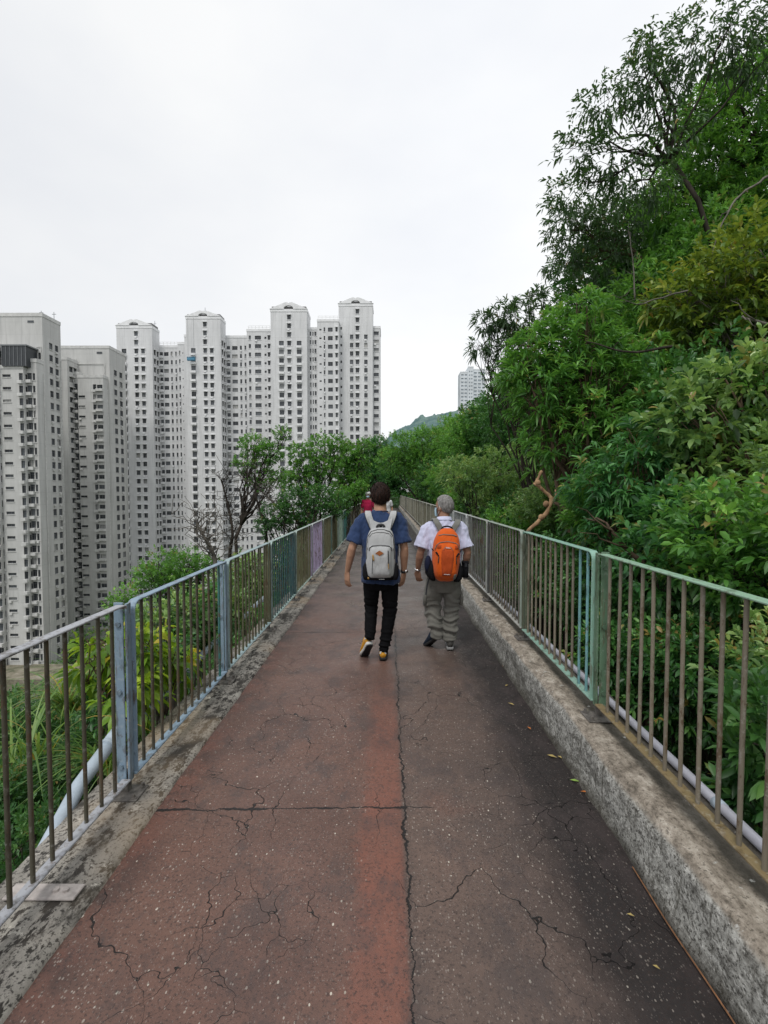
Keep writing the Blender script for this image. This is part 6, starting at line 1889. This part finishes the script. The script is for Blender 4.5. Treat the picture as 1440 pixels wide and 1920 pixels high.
# feathery fine shrubs, bottom left
for (px, py, Y, r, lab) in [(40, 1400, 4.4, 100, 'fine-leaved green shrub below the left railing, upper one at the photo edge'), (120, 1470, 3.8, 85, 'fine-leaved green shrub behind the near left bars beside the pipe'),
                            (20, 1520, 3.4, 95, 'fine-leaved green shrub lowest at the left photo edge'), (-60, 1450, 4.0, 110, 'fine-leaved green shrub cut by the left photo edge'), (90, 1580, 3.0, 70, 'dark fine-leaved shrub tucked under the near pipe end'),
                            (190, 1400, 4.0, 60, 'fine-leaved shrub directly behind the pipe collar'), (110, 1350, 5.2, 70, 'fine-leaved shrub below the grass tuft')]:
    c = P(px, py, Y); w_ = r / F * Y
    lobes = [(c + Vector((random.uniform(-.5, .3) * w_, random.uniform(-.5, .6) * w_, random.uniform(-.5, .35) * w_)), w_ * .75, w_ * .8, w_ * .6) for _ in range(5)]
    tree('fine_leaved_shrub', lab, 'shrub', (c.x - .2, Y, gz(c.x - .2, Y)), lobes, 'fern', L=.040, aspect=.42, per=12, dens=150, trunk_r=.02, group='fine-leaved shrubs below the left railing', hi=False, upness=.35, seed=int(px) + 70, shell=.45, gap=.04, twig=.13, limbs=1, twigs_shown=4, droop=.1, spread=1.0)

# arching grass tufts
def grass(name, label, c, n, Lb, seed, lean=(0, 0)):
    root = tag(empty(name, c), label, 'grass tuft', 'arching grass tufts by the left railing')
    r = np.random.default_rng(seed); V = []; Fc = []; T = []
    for i in range(n):
        a = r.uniform(0, 6.28); out = Vector((math.cos(a) + lean[0], math.sin(a) + lean[1], 0)); L0 = Lb * r.uniform(.5, 1.15); wd = r.uniform(.004, .010)
        o = Vector((r.normal(0, .05), r.normal(0, .05), 0)); sd = Vector((-math.sin(a), math.cos(a), 0)); m = 8; b0 = len(V)
        st = r.uniform(.35, 1.0)
        for k in range(m + 1):
            t = k / m
            p = o + out * L0 * t * (.45 + .40 * t * st) + Vector((0, 0, L0 * (.95 * t - 1.15 * st * t * t)))
            wv = wd * (1 - t) ** .6
            V += [p - sd * wv, p + sd * wv]
        for k in range(m): Fc.append((b0 + 2 * k, b0 + 2 * k + 1, b0 + 2 * k + 3, b0 + 2 * k + 2)); T.append(0)
        T[-m:] = [float(min(1, max(0, r.normal(.5, .25))))] * m
        if r.uniform() < .07: T[-m:] = [1.0] * m
    me = bpy.data.meshes.new('blades'); me.from_pydata([tuple(v) for v in V], [], Fc); me.materials.append(LEAF['grass'])
    at = me.attributes.new('tint', 'FLOAT', 'FACE'); at.data.foreach_set('value', T)
    link('blades', me, root)
for (px, py, Y, n, Lb, lab, ln) in [(130, 1330, 3.6, 130, .62, 'arching grass tuft with yellowing blades behind the near left bars', (-.2, 0)), (205, 1440, 3.2, 120, .50, 'drooping pale green grass tuft beside the blue-grey pipe', (-.5, 0)),
                                (60, 1420, 2.9, 26, .75, 'few long grass blades with orange tips at the left edge', (.1, 0)), (180, 1290, 4.4, 110, .6, 'fluffy grass tuft below the yellow-green leaves', (-.3, 0)), (250, 1400, 3.4, 70, .35, 'short grass tuft under the thick blue post', (-.3, 0))]:
    grass('grass_tuft', lab, P(px, py, Y), n, Lb, int(px), ln)

# ground cover
def cover(name, xr, yr, n, L0, lf, lift=.25, per=7, tag_kind='stuff', lscale=True):
    x = rng.uniform(xr[0], xr[1], n); y = yr[0] + (yr[1] - yr[0]) * rng.uniform(0, 1, n) ** 1.6
    z = terr(x, y) + rng.uniform(.0, lift, n) + .25 * np.array([noise.noise(Vector((a * .8, b_ * .8, 0))) for a, b_ in zip(x, y)])
    Pt = np.stack([x, y, z], 1); s_ = np.sign(xr[1] + xr[0])
    Dt = np.tile(np.array([-.5 * s_, -.2, .8]), (n, 1)) + rng.normal(0, .45, (n, 3))
    cl = np.array([noise.noise(Vector((a * .6, b_ * .6, 4))) for a, b_ in zip(x, y)])
    Tn = np.clip(.35 + cl * .8 + rng.normal(0, .12, n), .02, .95)
    O, D, LL, W, T = twig_leaves(Pt, Dt, per, L0, .42, 1.0, L0 * 1.4, Tn)
    sc_ = np.clip(np.tile(y, per) / 10, .8, 4)
    me = leaves_mesh(name, O, D, LL * sc_, W * sc_, LEAF[lf], T)
    o = link(name, me); o['kind'] = 'stuff'; return o
cover('undergrowth_right', (1.75, 9), (-3, 24), 26000, .10, 'deep', .5)
cover('undergrowth_slope', (6, 34), (-2, 75), 26000, .15, 'mid', .9)
cover('undergrowth_left', (-12, -1.75), (-3, 26), 26000, .075, 'deep', .35)
cover('undergrowth_valley_side', (-60, -8), (0, 70), 20000, .16, 'deep', .8)
def cover2():
    n = 9000; x = rng.uniform(-12, 14, n); y = rng.uniform(52, 84, n)
    z = terr(x, y) + rng.uniform(0, 1.8, n)
    Pt = np.stack([x, y, z], 1); Dt = np.tile(np.array([0, -.5, .8]), (n, 1)) + rng.normal(0, .5, (n, 3))
    O, D, LL, W, T = twig_leaves(Pt, Dt, 7, .30, .42, 1.0, .4, np.clip(rng.normal(.35, .2, n), 0, 1))
    o = link('undergrowth_ridge', leaves_mesh('undergrowth_ridge', O, D, LL, W, LEAF['deep'], T)); o['kind'] = 'stuff'
cover2()
def cover3():
    """tree-covered valley floor round the foot of the towers"""
    n = 26000; x = rng.uniform(-150, 25, n); y = rng.uniform(80, 172, n)
    h = np.array([noise.noise(Vector((a * .12, b_ * .12, 0))) for a, b_ in zip(x, y)])
    keep = (h > -.1) & ~((y > 86) & (y < 119) & (x > -132) & (x < -66)); x, y, h = x[keep], y[keep], h[keep]; n = len(x)
    z = terr(x, y) + rng.uniform(0, 1, n) ** .5 * (2 + 9 * (h + .1))
    Pt = np.stack([x, y, z], 1); Dt = np.tile(np.array([0, -.5, .8]), (n, 1)) + rng.normal(0, .6, (n, 3))
    O, D, LL, W, T = twig_leaves(Pt, Dt, 6, .55, .45, 1.0, .7, np.clip(.4 + h + rng.normal(0, .2, n), 0, 1))
    o = link('valley_woodland', leaves_mesh('valley_woodland', O, D, LL, W, LEAF['mid'], T)); o['kind'] = 'stuff'
cover3()
